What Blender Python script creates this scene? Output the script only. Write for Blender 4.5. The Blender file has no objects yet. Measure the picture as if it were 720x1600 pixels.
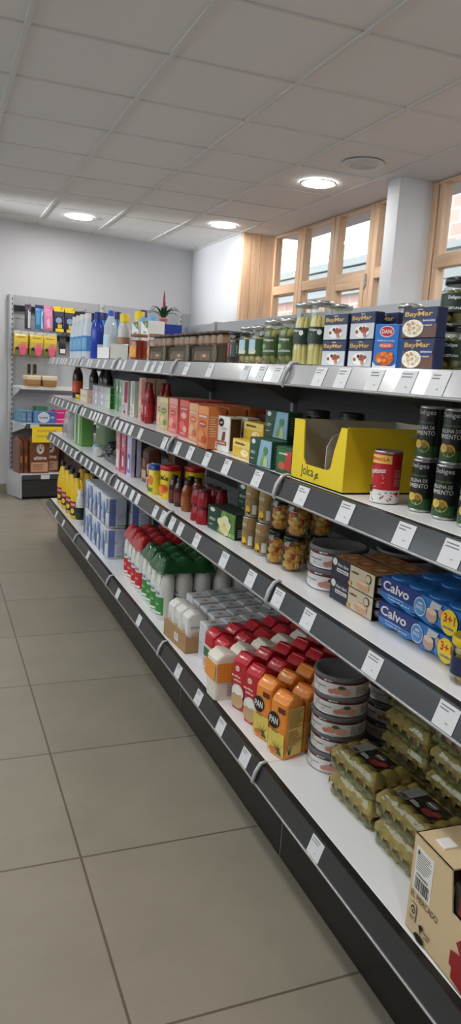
import bpy, bmesh, math, random
from mathutils import Vector, Matrix
random.seed(7)
S = bpy.context.scene
COL = S.collection
R = math.radians

# ---------------------------------------------------------------- camera
CAMZ = 1.3678
cam_d = bpy.data.cameras.new('camera')
cam = bpy.data.objects.new('camera', cam_d); COL.objects.link(cam)
cam_d.sensor_fit = 'VERTICAL'; cam_d.sensor_height = 36.0
cam_d.lens = 1169.3 / 1600 * 36.0
cam_d.clip_start = .05
right = Vector((.92958257, -.36336389, .06199139)); up = Vector((.0100539, .19310485, .98112662)); fwd = Vector((.36847682, .91141494, -.18316013))
mw = Matrix((right, up, -fwd)).transposed().to_4x4(); mw.translation = (0, 0, CAMZ)
cam.matrix_world = mw
S.camera = cam
# ---------------------------------------------------------------- world, light, exposure
S.view_settings.view_transform = 'Standard'; S.view_settings.look = 'None'
S.view_settings.gamma = 1; S.view_settings.use_curve_mapping = False
S.view_settings.exposure = 0.0
W = bpy.data.worlds.new('overcast_sky'); S.world = W; W.use_nodes = True
wb = W.node_tree.nodes['Background']; wb.inputs[0].default_value = (.88, .94, 1.0, 1); wb.inputs[1].default_value = 5.0
LAMP = 88.0                       # radiance of the visible ceiling lamps
HC = CAMZ + 1.3128                # ceiling height
def added_disk_light(x, y, watts):  # unseen lights, added to brighten the aisle, shelves and column
    l = bpy.data.lights.new('added_ceiling_light', 'AREA'); l.shape = 'DISK'; l.size = .2; l.energy = watts; l.color = (1, .985, .96)
    o = bpy.data.objects.new('added_ceiling_light', l); COL.objects.link(o); o.location = (x, y, HC - .012)
for x, y, w in ((-.6, 6.4, 13), (-.6, 4.0, 17), (.067, 1.5, 15), (.067, -.8, 13), (-1.4, .8, 14), (1.275, -1.2, 8), (2.48, 3.06, 22), (2.48, 1.21, 16)):
    added_disk_light(x, y, w)
sp_ = bpy.data.lights.new('added_wall_spot', 'SPOT'); sp_.energy = 800; sp_.spot_size = R(24); sp_.spot_blend = 1; sp_.shadow_soft_size = .12; sp_.color = (.93, .97, 1)  # unseen spot, added to make the bright patch on the far side wall
so = bpy.data.objects.new('added_wall_spot', sp_); COL.objects.link(so); so.location = (-1.9, 6.6, 2.1)
so.rotation_euler = (Vector((2.756, 7.5, 2.52)) - Vector((-1.9, 6.6, 2.1))).to_track_quat('-Z', 'Y').to_euler()
S.cycles.max_bounces = 8; S.cycles.transparent_max_bounces = 24; S.cycles.diffuse_bounces = 5; S.cycles.glossy_bounces = 4
S.cycles.sample_clamp_indirect = 6; S.cycles.caustics_reflective = False; S.cycles.caustics_refractive = False
S.cycles.use_denoising = True

# ---------------------------------------------------------------- materials
def lin(c):
    return tuple((x / 255 / 12.92 if x / 255 <= .04045 else ((x / 255 + .055) / 1.055) ** 2.4) for x in c)
MATS = {}
def mat(name, c=(200, 200, 200), rough=.5, metal=0., var=.05, scale=40, bump=0., coat=0., emit=0., stretch=None, spec=.5):
    if name in MATS: return MATS[name]
    m = bpy.data.materials.new(name); m.use_nodes = True; MATS[name] = m
    N = m.node_tree.nodes; L = m.node_tree.links; b = N['Principled BSDF']
    b.inputs['Specular IOR Level'].default_value = spec; b.inputs['Roughness'].default_value = rough; b.inputs['Metallic'].default_value = metal
    if coat: b.inputs['Coat Weight'].default_value = coat; b.inputs['Coat Roughness'].default_value = .12
    c = lin(c)
    tc = N.new('ShaderNodeTexCoord'); nz = N.new('ShaderNodeTexNoise'); nz.inputs['Scale'].default_value = scale; nz.inputs['Detail'].default_value = 3
    if stretch:
        mp = N.new('ShaderNodeMapping'); mp.inputs['Scale'].default_value = stretch
        L.new(tc.outputs['Object'], mp.inputs[0]); L.new(mp.outputs[0], nz.inputs['Vector'])
    else: L.new(tc.outputs['Object'], nz.inputs['Vector'])
    mx = N.new('ShaderNodeMix'); mx.data_type = 'RGBA'
    mx.inputs[6].default_value = tuple(x * (1 - var) for x in c) + (1,); mx.inputs[7].default_value = tuple(min(1, x * (1 + var)) for x in c) + (1,)
    L.new(nz.outputs['Fac'], mx.inputs[0]); L.new(mx.outputs[2], b.inputs['Base Color'])
    if bump:
        bp = N.new('ShaderNodeBump'); bp.inputs['Strength'].default_value = bump; bp.inputs['Distance'].default_value = .004
        L.new(nz.outputs['Fac'], bp.inputs['Height']); L.new(bp.outputs[0], b.inputs['Normal'])
    if emit:
        b.inputs['Emission Color'].default_value = (1, .99, .97, 1); b.inputs['Emission Strength'].default_value = emit
    return m
def clear(name, tint=(255, 255, 255), refl=.12, rough=.04, bump=0, bscale=60):
    if name in MATS: return MATS[name]
    m = bpy.data.materials.new(name); m.use_nodes = True; MATS[name] = m
    N = m.node_tree.nodes; L = m.node_tree.links; N.clear()
    o = N.new('ShaderNodeOutputMaterial'); t = N.new('ShaderNodeBsdfTransparent'); g = N.new('ShaderNodeBsdfGlossy'); x = N.new('ShaderNodeMixShader')
    lw = N.new('ShaderNodeLayerWeight'); lw.inputs['Blend'].default_value = .5
    pw = N.new('ShaderNodeMath'); pw.operation = 'POWER'; pw.inputs[1].default_value = 4
    fr = N.new('ShaderNodeMath'); fr.operation = 'MULTIPLY_ADD'; fr.inputs[1].default_value = .85; fr.inputs[2].default_value = refl
    L.new(lw.outputs['Facing'], pw.inputs[0]); L.new(pw.outputs[0], fr.inputs[0])
    nz = N.new('ShaderNodeTexNoise'); nz.inputs['Scale'].default_value = 25; tc = N.new('ShaderNodeTexCoord'); L.new(tc.outputs['Object'], nz.inputs['Vector'])
    mr = N.new('ShaderNodeMapRange'); mr.inputs[3].default_value = rough * .7; mr.inputs[4].default_value = rough * 1.3
    L.new(nz.outputs['Fac'], mr.inputs[0]); L.new(mr.outputs[0], g.inputs['Roughness'])
    t.inputs[0].default_value = lin(tint) + (1,)
    if bump:
        n2 = N.new('ShaderNodeTexNoise'); n2.inputs['Scale'].default_value = bscale; L.new(tc.outputs['Object'], n2.inputs['Vector'])
        bp = N.new('ShaderNodeBump'); bp.inputs['Strength'].default_value = bump; bp.inputs['Distance'].default_value = .01
        L.new(n2.outputs['Fac'], bp.inputs['Height']); L.new(bp.outputs[0], g.inputs['Normal'])
    L.new(fr.outputs[0], x.inputs[0]); L.new(t.outputs[0], x.inputs[1]); L.new(g.outputs[0], x.inputs[2]); L.new(x.outputs[0], o.inputs[0])
    return m
def film(name, c=(235, 238, 240), opac=.25, rough=.15):
    if name in MATS: return MATS[name]
    m = bpy.data.materials.new(name); m.use_nodes = True; MATS[name] = m
    N = m.node_tree.nodes; L = m.node_tree.links; b = N['Principled BSDF']; o = N['Material Output']
    b.inputs['Base Color'].default_value = lin(c) + (1,); b.inputs['Roughness'].default_value = rough
    t = N.new('ShaderNodeBsdfTransparent'); x = N.new('ShaderNodeMixShader'); nz = N.new('ShaderNodeTexNoise'); nz.inputs['Scale'].default_value = 30
    tc = N.new('ShaderNodeTexCoord'); L.new(tc.outputs['Object'], nz.inputs['Vector'])
    bp = N.new('ShaderNodeBump'); bp.inputs['Strength'].default_value = .6; bp.inputs['Distance'].default_value = .01
    L.new(nz.outputs['Fac'], bp.inputs['Height']); L.new(bp.outputs[0], b.inputs['Normal'])
    x.inputs[0].default_value = opac
    L.new(t.outputs[0], x.inputs[1]); L.new(b.outputs[0], x.inputs[2]); L.new(x.outputs[0], o.inputs[0])
    return m
def tile_mat(name, c, c2, grout, ox, oy, w, mortar, rough):
    m = mat(name, c, rough, var=.0); N = m.node_tree.nodes; L = m.node_tree.links; b = N['Principled BSDF']
    tc = N.new('ShaderNodeTexCoord'); mp = N.new('ShaderNodeMapping'); mp.inputs['Location'].default_value = (-ox, -oy, 0)
    br = N.new('ShaderNodeTexBrick'); br.offset = 0; br.squash = 1
    br.inputs['Scale'].default_value = 1; br.inputs['Brick Width'].default_value = w; br.inputs['Row Height'].default_value = w
    br.inputs['Mortar Size'].default_value = mortar; br.inputs['Mortar Smooth'].default_value = .1; br.inputs['Bias'].default_value = 0
    br.inputs['Color1'].default_value = lin(c) + (1,); br.inputs['Color2'].default_value = lin(c2) + (1,); br.inputs['Mortar'].default_value = lin(grout) + (1,)
    L.new(tc.outputs['Object'], mp.inputs[0]); L.new(mp.outputs[0], br.inputs['Vector'])
    nz = N.new('ShaderNodeTexNoise'); nz.inputs['Scale'].default_value = 3.2; nz.inputs['Detail'].default_value = 7; nz.inputs['Roughness'].default_value = .62
    L.new(tc.outputs['Object'], nz.inputs['Vector'])
    rp = N.new('ShaderNodeMapRange'); rp.inputs[1].default_value = .3; rp.inputs[2].default_value = .7; rp.inputs[3].default_value = .90; rp.inputs[4].default_value = 1.06
    mx = N.new('ShaderNodeMix'); mx.data_type = 'RGBA'; mx.blend_type = 'MULTIPLY'; mx.inputs[0].default_value = 1
    L.new(nz.outputs['Fac'], rp.inputs[0]); L.new(br.outputs['Color'], mx.inputs[6]); L.new(rp.outputs[0], mx.inputs[7]); L.new(mx.outputs[2], b.inputs['Base Color'])
    return m
def wood_mat(name, a, b2, axis):
    m = mat(name, a, .45, var=0); N = m.node_tree.nodes; L = m.node_tree.links; b = N['Principled BSDF']
    tc = N.new('ShaderNodeTexCoord'); mp = N.new('ShaderNodeMapping'); sc = [14, 14, 14]; sc[axis] = .9; mp.inputs['Scale'].default_value = sc
    nz = N.new('ShaderNodeTexNoise'); nz.inputs['Scale'].default_value = 1.6; nz.inputs['Detail'].default_value = 5; nz.inputs['Distortion'].default_value = .6
    L.new(tc.outputs['Object'], mp.inputs[0]); L.new(mp.outputs[0], nz.inputs['Vector'])
    cr = N.new('ShaderNodeValToRGB'); cr.color_ramp.elements[0].position = .35; cr.color_ramp.elements[1].position = .65
    cr.color_ramp.elements[0].color = lin(b2) + (1,); cr.color_ramp.elements[1].color = lin(a) + (1,)
    L.new(nz.outputs['Fac'], cr.inputs[0]); L.new(cr.outputs[0], b.inputs['Base Color'])
    return m
def brick_mat(name, c1, c2, mortar, bw, bh):
    m = mat(name, c1, .9, var=0); N = m.node_tree.nodes; L = m.node_tree.links; b = N['Principled BSDF']
    tc = N.new('ShaderNodeTexCoord'); sp = N.new('ShaderNodeSeparateXYZ'); cb = N.new('ShaderNodeCombineXYZ'); br = N.new('ShaderNodeTexBrick')
    L.new(tc.outputs['Object'], sp.inputs[0]); L.new(sp.outputs['Y'], cb.inputs['X']); L.new(sp.outputs['Z'], cb.inputs['Y']); L.new(cb.outputs[0], br.inputs['Vector'])
    br.inputs['Scale'].default_value = 1; br.inputs['Brick Width'].default_value = bw; br.inputs['Row Height'].default_value = bh; br.inputs['Mortar Size'].default_value = .012
    br.inputs['Color1'].default_value = lin(c1) + (1,); br.inputs['Color2'].default_value = lin(c2) + (1,); br.inputs['Mortar'].default_value = lin(mortar) + (1,)
    L.new(br.outputs['Color'], b.inputs['Base Color'])
    return m
def C(r, g, b, rough=.45, **k):   # a printed or plastic colour
    return mat('paint_%d_%d_%d_%d' % (r, g, b, int(rough * 100)) + ('_c' if k.get('coat') else '') + ('_b' if k.get('bump') else ''), (r, g, b), rough, **k)
WHITE = C(225, 224, 220); BLACK = C(24, 24, 26); METAL = mat('tin_metal', (190, 190, 188), .3, .9); GREY = C(120, 120, 122)
CARD = mat('cardboard', (172, 135, 92), .85, var=.08, scale=60); CREAM = mat('cream_cardboard', (214, 190, 150), .7, var=.03)
GLASS = clear('jar_glass', (240, 243, 238), .05); PANE = clear('window_glass', (240, 245, 246), .05, .01); FILM = film('clear_film', opac=.10, rough=.12)

# ---------------------------------------------------------------- mesh builder
TXT = {}
def text_mesh(s, bold):
    k = (s, bold)
    if k not in TXT:
        cu = bpy.data.curves.new('lettering', 'FONT'); cu.body = s; cu.size = 1; cu.resolution_u = 3; cu.dimensions = '2D'; cu.fill_mode = 'FRONT'
        cu.offset = .022 if bold else 0
        o = bpy.data.objects.new('lettering', cu); COL.objects.link(o)
        dg = bpy.context.evaluated_depsgraph_get(); me = bpy.data.meshes.new_from_object(o.evaluated_get(dg))
        vs = [(v.co.x, v.co.y) for v in me.vertices]; fs = [tuple(p.vertices) for p in me.polygons]
        bpy.data.objects.remove(o); bpy.data.curves.remove(cu); bpy.data.meshes.remove(me)
        x0 = min(v[0] for v in vs); x1 = max(v[0] for v in vs); y0 = min(v[1] for v in vs); y1 = max(v[1] for v in vs)
        hh = y1 - y0 or 1
        TXT[k] = ([((x - (x0 + x1) / 2) / hh, (y - (y0 + y1) / 2) / hh) for x, y in vs], fs, (x1 - x0) / hh)
    return TXT[k]
class G:
    def __init__(self):
        self.v = []; self.f = []; self.mi = []; self.sm = []; self.mats = []; self.T = None; self.fn = None; self.lay = 0
    def m(self, m):
        if m not in self.mats: self.mats.append(m)
        return self.mats.index(m)
    def add(self, vs, fs, m, smooth=False):
        b = len(self.v); i = self.m(m)
        if self.T: vs = [self.T(*p) for p in vs]
        self.v += [tuple(p) for p in vs]
        for f in fs: self.f.append(tuple(b + k for k in f)); self.mi.append(i); self.sm.append(smooth)
        return self
    def box(self, x0, x1, y0, y1, z0, z1, m, b=0, seg=2):
        if b:
            bm = bmesh.new(); bmesh.ops.create_cube(bm, size=1)
            for v in bm.verts: v.co = ((x0 + x1) / 2 + v.co.x * (x1 - x0), (y0 + y1) / 2 + v.co.y * (y1 - y0), (z0 + z1) / 2 + v.co.z * (z1 - z0))
            bmesh.ops.bevel(bm, geom=bm.edges[:], offset=b, segments=seg, affect='EDGES', profile=.5)
            bm.verts.index_update(); self.add([v.co[:] for v in bm.verts], [[v.index for v in f.verts] for f in bm.faces], m); bm.free(); return self
        vs = [(x, y, z) for x in (x0, x1) for y in (y0, y1) for z in (z0, z1)]
        return self.add(vs, [(0, 1, 3, 2), (4, 6, 7, 5), (0, 4, 5, 1), (2, 3, 7, 6), (0, 2, 6, 4), (1, 5, 7, 3)], m)
    def lathe(self, prof, m, n=24, cx=0, cy=0, smooth=True, cap=True):
        vs = []; fs = []
        for r, z in prof:
            for k in range(n): a = 2 * math.pi * k / n; vs.append((cx + r * math.sin(a), cy - r * math.cos(a), z))
        for j in range(len(prof) - 1):
            for k in range(n): fs.append((j * n + k, j * n + (k + 1) % n, (j + 1) * n + (k + 1) % n, (j + 1) * n + k))
        self.add(vs, fs, m, smooth)
        if cap:
            for j in (0, len(prof) - 1):
                if prof[j][0] > 1e-5: self.add(vs[j * n:(j + 1) * n], [tuple(range(n))], m)
        return self
    def loft(self, lv, m, n=28, p=4., smooth=True):   # lv: (z, half width, half depth, [cx, cy])
        vs = []; fs = []
        for l in lv:
            z, a, b = l[:3]; cx, cy = (l[3], l[4]) if len(l) > 3 else (0, 0)
            for k in range(n):
                t = 2 * math.pi * (k + .5) / n; c, s = math.cos(t), math.sin(t)
                vs.append((cx + a * math.copysign(abs(c) ** (2 / p), c), cy + b * math.copysign(abs(s) ** (2 / p), s), z))
        for j in range(len(lv) - 1):
            for k in range(n): fs.append((j * n + k, j * n + (k + 1) % n, (j + 1) * n + (k + 1) % n, (j + 1) * n + k))
        self.add(vs, fs, m, smooth)
        for j in (0, len(lv) - 1): self.add(vs[j * n:(j + 1) * n], [tuple(range(n))], m)
        return self
    def prism(self, pts, axis, a, b, m):
        def P(u, v, w): return ((w, u, v), (u, w, v), (u, v, w))[axis]
        n = len(pts); vs = [P(u, v, a) for u, v in pts] + [P(u, v, b) for u, v in pts]
        return self.add(vs, [tuple(range(n)), tuple(range(n, 2 * n))] + [(k, (k + 1) % n, n + (k + 1) % n, n + k) for k in range(n)], m)
    def tube(self, path, r, m, n=8):
        vs = []; fs = []; path = [Vector(p) for p in path]
        for i, p in enumerate(path):
            d = (path[min(i + 1, len(path) - 1)] - path[max(i - 1, 0)]).normalized(); q = d.orthogonal().normalized()
            if i: q = (pq - d * pq.dot(d)).normalized()
            pq = q; w = d.cross(q); rr = r[i] if isinstance(r, (list, tuple)) else r
            for k in range(n): a = 2 * math.pi * k / n; vs.append(tuple(p + (q * math.cos(a) + w * math.sin(a)) * rr))
        for j in range(len(path) - 1):
            for k in range(n): fs.append((j * n + k, j * n + (k + 1) % n, (j + 1) * n + (k + 1) % n, (j + 1) * n + k))
        self.add(vs, fs, m, True); self.add(vs[:n], [tuple(range(n))], m); return self.add(vs[-n:], [tuple(range(n))], m)
    def ball(self, c, r, m, seg=10, rings=6):
        rx, ry, rz = r if isinstance(r, tuple) else (r, r, r); vs = []; fs = []
        for j in range(rings + 1):
            t = math.pi * j / rings
            for k in range(seg): a = 2 * math.pi * k / seg; vs.append((c[0] + rx * math.sin(t) * math.cos(a), c[1] + ry * math.sin(t) * math.sin(a), c[2] + rz * math.cos(t)))
        for j in range(rings):
            for k in range(seg): fs.append((j * seg + k, j * seg + (k + 1) % seg, (j + 1) * seg + (k + 1) % seg, (j + 1) * seg + k))
        return self.add(vs, fs, m, True)
    # flat printing on a face: fn(u, v, offset) -> point
    def face(self, fn): self.fn = fn; self.lay = 0; return self
    def poly(self, pts, m):
        self.lay += 1; o = .0003 + .00022 * self.lay
        return self.add([self.fn(u, v, o) for u, v in pts], [tuple(range(len(pts)))], m)
    def rect(self, u0, u1, v0, v1, m, n=1):
        self.lay += 1; o = .0003 + .00022 * self.lay; vs = []
        for k in range(n + 1):
            u = u0 + (u1 - u0) * k / n; vs += [self.fn(u, v0, o), self.fn(u, v1, o)]
        return self.add(vs, [(2 * k, 2 * k + 2, 2 * k + 3, 2 * k + 1) for k in range(n)], m)
    def ell(self, u, v, ru, rv, m, n=20): return self.poly([(u + ru * math.cos(2 * math.pi * k / n), v + rv * math.sin(2 * math.pi * k / n)) for k in range(n)], m)
    def text(self, s, u, v, h, m, w=None, bold=True, rot=0, slant=0):
        vs, fs, wd = text_mesh(s, bold); sx = h if not w else w / wd
        self.lay += 1; o = .0003 + .00022 * self.lay; c, sn = math.cos(R(rot)), math.sin(R(rot)); out = []
        for x, y in vs:
            x = x * sx + slant * y * h; y = y * h; out.append(self.fn(u + x * c - y * sn, v + x * sn + y * c, o))
        return self.add(out, fs, m)
    def scrib(self, s, u, v, h, m, w=None, bold=True, rot=0, slant=0):   # a row of print too small to read
        w = w or h * .62 * len(s); q = random.Random(len(s) + int(w * 1e4)); c, sn = math.cos(R(rot)), math.sin(R(rot)); x = -w / 2; self.lay += 1
        while x < w / 2:
            t = q.uniform(.35, .7) * h; e = min(w / 2, x + t); self.lay -= 1
            self.poly([(u + a * c - b * sn, v + a * sn + b * c) for a, b in ((x, -h * .4), (e, -h * .4), (e, h * q.uniform(.15, .45)), (x, h * q.uniform(.15, .45)))], m); x = e + h * .22
        return self
    def lines(self, u0, u1, v0, v1, n, m):   # rows of small print
        h = (v1 - v0) / n
        for k in range(n):
            y = v0 + h * (k + .3); self.rect(u0, u1 - (u1 - u0) * random.choice((0, .08, .2, .35)), y, y + h * .38, m); self.lay -= 1
        self.lay += 1; return self
    def bars(self, u0, u1, v0, v1, m):       # a bar code
        u = u0
        while u < u1 - .0002:
            t = (u1 - u0) * random.choice((.02, .03, .045)); self.rect(u, min(u1, u + t), v0, v1, m); self.lay -= 1; u += t + (u1 - u0) * random.choice((.02, .03, .05))
        self.lay += 1; return self
    def build(self, name, parent=None):
        me = bpy.data.meshes.new(name); me.from_pydata(self.v, [], self.f)
        for m in self.mats: me.materials.append(m)
        me.polygons.foreach_set('material_index', self.mi); me.polygons.foreach_set('use_smooth', self.sm); me.update()
        o = bpy.data.objects.new(name, me); COL.objects.link(o)
        if parent: o.parent = parent
        return o
def F_front(y=0.): return lambda u, v, o: (u, y - o, v)
def F_right(w): return lambda u, v, o: (w / 2 + o, u, v)
def F_left(w, d): return lambda u, v, o: (-w / 2 - o, d - u, v)
def F_top(h): return lambda u, v, o: (u, v, h + o)
def F_wrap(r, cy=0.): return lambda u, v, o: ((r + o) * math.sin(u / r), cy - (r + o) * math.cos(u / r), v)

def thing(name, label, cat, loc=(0, 0, 0), rz=0, group=None):
    o = bpy.data.objects.new(name, None); COL.objects.link(o); o.empty_display_size = .05
    o.location = loc; o.rotation_euler = (0, 0, R(rz)); tag(o, label, cat, group); return o
def tag(o, label, cat, group=None):
    o['label'] = label; o['category'] = cat
    if group: o['group'] = group
    return o
def struct(name, g, parent=None):
    o = g.build(name, parent); o['kind'] = 'structure'; return o
def dup(o, parent=None):
    c = o.copy(); COL.objects.link(c)
    if parent: c.parent = parent
    for ch in list(o.children): dup(ch, c)
    return c
class Proto:      # one kind of product: the parts are built once, the first placing uses them, later ones copy them
    def __init__(s, name, cat, parts):
        s.cat = cat; s.used = False
        if len(parts) == 1: s.root = parts[0][1].build(name)
        else:
            s.root = bpy.data.objects.new(name, None); COL.objects.link(s.root); s.root.empty_display_size = .05
            made = {}
            for p in parts:
                nm, g = p[0], p[1]; made[nm] = o = g.build(nm, made[p[2]] if len(p) > 2 and isinstance(p[2], str) else s.root)
                if len(p) > 3: o['kind'] = p[3]
                if nm in ('contents', 'eggs'): o['kind'] = 'stuff'
    def put(s, x, y, z, ang, label, group=None, base=-90, tilt=0):
        o = dup(s.root) if s.used else s.root; s.used = True
        o.location = (x, y, z); o.rotation_euler = (R(tilt), 0, R(base + ang)); tag(o, label, s.cat, group); return o
ORD = ['first', 'second', 'third', 'fourth', 'fifth', 'sixth', 'seventh', 'eighth', 'ninth']

#@@STRUCTURE
# ================================================================ the room
XW = 3.09; XE = 2.756
WS = .2496; WL = math.hypot(1, WS); WD = Vector((1 / WL, WS / WL, 0)); WN = Vector((WS / WL, -1 / WL, 0))
WALL_N = -.13; W0 = Vector((0, 7.6162, 0))
def wu(s, n, z): p = W0 + WD * s + WN * n; return (p.x, p.y, z)
plaster = mat('white_plaster', (208, 208, 211), .75, var=.012, scale=120, bump=.05)
floor_m = tile_mat('beige_floor_tiles', (154, 146, 131), (149, 141, 126), (104, 92, 78), .3755, 1.8875 - .6, .6, .0035, .42)
ceil_m = mat('mineral_ceiling_tile', (220, 218, 216), .9, var=.03, scale=400)
bar_m = mat('white_grid_bar', (205, 203, 202), .5, var=.01)
pine = wood_mat('varnished_pine', (224, 190, 158), (206, 168, 134), 2); pine_h = wood_mat('varnished_pine_rail', (224, 190, 158), (206, 168, 134), 1)
struct('floor', G().box(-2.6, 4.9, -2.6, 9.4, -.12, 0, floor_m))
g = G(); g.box(-2.6, XE, -2.6, 9.4, HC + .006, HC + .06, ceil_m); struct('ceiling', g)
g = G()
x = .367 - .6 * 5
while x < XE - .05: g.box(x - .012, x + .012, -2.5, 8.6, HC - .002, HC + .0065, bar_m); x += .6
y = 2.1967 - .6 * 7
while y < 8.8: g.box(-2.5, XE, y - .0075, y + .0075, HC, HC + .0065, bar_m); y += .6
g.box(XE - .02, XE + .001, -2.5, 9, HC - .003, HC + .0065, bar_m)
struct('ceiling_trim', g)
struct('ceiling_soffit', G().box(XE, 3.4, -2.6, 6.98, HC - .001, HC + .1, plaster))
g = G(); T = []
for s, n in ((-3.2, WALL_N), (2.86 * WL, WALL_N), (2.86 * WL, WALL_N - .2), (-3.2, WALL_N - .2)): p = W0 + WD * s + WN * n; T.append((p.x, p.y))
struct('wall_back', g.prism(T, 2, -.05, HC + .05, plaster))
g = G(); T = []
for s, n in ((-3.2, WALL_N + .012), (.74, WALL_N + .012), (.74, WALL_N), (-3.2, WALL_N)): p = W0 + WD * s + WN * n; T.append((p.x, p.y))
struct('baseboard_back', g.prism(T, 2, 0, .10, mat('beige_skirting_tile', (150, 136, 118), .4, var=.03)))
struct('wall_right', G().box(XE, XW + .06, 6.98, 8.6, 0, HC + .05, plaster))
struct('wall_parapet', G().box(XW - .02, XW + .2, -2.6, 6.98, 0, 1.05, plaster))
struct('wall_right_2', G().box(XW - .05, XW + .2, -2.6, .9, 1.05, HC + .05, plaster))
struct('wall_left', G().box(-2.7, -2.5, -2.6, 1.2, 0, HC + .05, plaster).box(-2.7, -2.5, 6.4, 9, 0, HC + .05, plaster).box(-2.7, -2.5, 1.2, 6.4, 0, 1.35, plaster).box(-2.7, -2.5, 1.2, 6.4, 2.55, HC + .05, plaster))
g = G()
for a, b, c, d in ((1.2, 6.4, 1.35, 1.41), (1.2, 6.4, 2.49, 2.55), (1.2, 1.26, 1.41, 2.49), (2.9, 2.96, 1.41, 2.49), (4.64, 4.7, 1.41, 2.49), (6.34, 6.4, 1.41, 2.49)): g.box(-2.64, -2.56, a, b, c, d, pine_h, .004)
w3 = struct('added_window', g); G().box(-2.602, -2.598, 1.26, 6.34, 1.41, 2.49, PANE).build('pane', w3)  # unseen window, added to bring in daylight from the left
struct('wall_front', G().box(-2.6, 3.4, -2.7, -2.5, 0, HC + .05, plaster))
struct('column', G().box(2.83, XW + .06, 4.43, 4.575, 0, HC, plaster, .004))
g = G()
for k, (a, b) in enumerate(((2.76, 2.852), (2.854, 2.946), (2.948, XW + .02))): g.box(a, b, 6.935, 6.98, 1.0, HC - .002, pine, .003)
struct('trim_1', g)
# windows: mullions, transom, panes
g = G(); ZT = HC - .004
g.box(XW, XW + .07, 4.575, 6.94, 1.05, 1.11, pine_h, .004); g.box(XW, XW + .07, 4.575, 6.94, ZT - .02, ZT, pine_h, .004)
for a, b in ((6.905, 6.94), (6.285, 6.43), (5.68, 5.81), (5.077, 5.20), (4.575, 4.60)):
    if b - a > .1: g.box(XW - .005, XW + .07, a, a + .06, 1.05, ZT, pine, .006); g.box(XW - .005, XW + .07, a + .064, b, 1.05, ZT, pine, .006)
    else: g.box(XW, XW + .07, a, b, 1.05, ZT, pine, .006)
for a, b in ((6.43, 6.905), (5.81, 6.285), (5.2, 5.68), (4.6, 5.077)): g.box(XW - .002, XW + .068, a, b, 2.125, 2.207, pine_h, .006)
for a, b in ((5.2, 5.25), (5.63, 5.68)): g.box(XW - .015, XW + .05, a, b, 1.11, 2.125, pine, .006)
g.box(XW - .015, XW + .05, 5.25, 5.63, 2.07, 2.125, pine_h, .006)
w1 = struct('window_1', g)
h = G(); h.tube([(XW - .012, 5.185, 2.07), (XW - .012, 5.185, 2.17)], .011, METAL, 10).box(XW - .012, XW - .004, 5.165, 5.205, 2.085, 2.155, METAL); h.build('hinge', w1)
G().box(XW + .03, XW + .034, 4.6, 6.9, 1.1, ZT - .02, PANE).build('pane', w1)
g = G(); g.box(XW, XW + .07, .9, 4.43, 1.05, 1.11, pine_h, .004); g.box(XW, XW + .07, .9, 4.43, ZT - .02, ZT, pine_h, .004)
for a in (4.43 - .055, 3.15, 1.9, .9): g.box(XW - .005, XW + .07, a, a + .055, 1.05, ZT, pine, .006)
for a in (4.43 - .125, 3.15 + .06, 3.09, 1.9 + .06, 1.84): g.box(XW, XW + .065, a, a + .055, 1.11, ZT - .02, pine, .006)
for a, b in ((3.2, 4.36), (1.95, 3.1), (.95, 1.85)): g.box(XW - .002, XW + .068, a, b, 2.125, 2.207, pine_h, .006)
w2 = struct('window_2', g)
G().box(XW + .03, XW + .034, .95, 4.38, 1.1, ZT - .02, PANE).build('pane', w2)
# ---------------------------------------------------------------- outside the windows
brick = brick_mat('pale_brick', (206, 164, 150), (192, 146, 132), (208, 196, 188), .30, .15); roof_m = mat('grey_cladding', (150, 150, 146), .6, var=.06)
t = thing('brick_building', 'pale pink brick house wall with grey ledge, outside the window right of the white column', 'building', (5.4, 6.0, 0))
G().box(0, .3, -5.5, 2.4, 0, 5.4, brick).build('wall', t)
g = G(); g.box(-.10, .0, -5.5, 2.4, 2.86, 2.93, roof_m)
for k in range(6): g.box(-.03, 0, -5.5, 2.4, 2.0 + k * .14, 2.11 + k * .14, roof_m)
g.build('ledge', t)
t = thing('garden_outbuilding', 'low brick outbuilding with grey slatted eaves, outside the window left of the white column', 'building', (5.4, 12.0, 0))
G().box(0, .3, -3.5, 4.5, 0, 2.52, brick).build('wall', t)
g = G()
for k in range(4): g.box(-.12 - .03 * k, .4, -3.5, 4.5, 2.52 + k * .115, 2.615 + k * .115, roof_m)
g.build('eaves', t)
struct('ground_outside_2', G().box(-12, -2.7, -6, 14, -.14, -.02, mat('grey_paving', (140, 138, 134), .9)))
struct('ground_outside', G().box(3.4, 9, -4, 18, -.1, 0, mat('grey_paving', (140, 138, 134), .9)))
# ---------------------------------------------------------------- ceiling fittings
lens = mat('lit_lamp_diffuser', (255, 252, 245), .5, emit=LAMP)
g = G(); g.lathe([(.128, 0), (.131, -.004), (.124, -.009), (.112, -.006), (.108, 0)], WHITE, 40, cap=False)
g2 = G(); g2.lathe([(.0, -.003), (.109, -.003)], lens, 40, cap=False)
P_l = Proto('ceiling_downlight', 'ceiling light', [('rim', g), ('diffuser', g2)])
for x, y, l in ((2.48, 4.907, 'lit round downlight in the ceiling nearest the white column and speaker'), (2.485, 6.753, 'lit round downlight in the ceiling close to the wood clad post and bright wall'), (1.275, 7.284, 'lit round downlight in the ceiling near the back wall above the plant')):
    P_l.put(x, y, HC, 0, l, 'lit ceiling downlights')
g = G(); g.lathe([(.125, .0), (.128, -.004), (.118, -.012), (.09, -.015)], bar_m, 40, cap=False); g2 = G()
for k in range(5): g2.lathe([(.092 - .018 * k, -.014), (.084 - .018 * k, -.018), (.078 - .018 * k, -.014)], bar_m, 40, cap=False)
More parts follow.
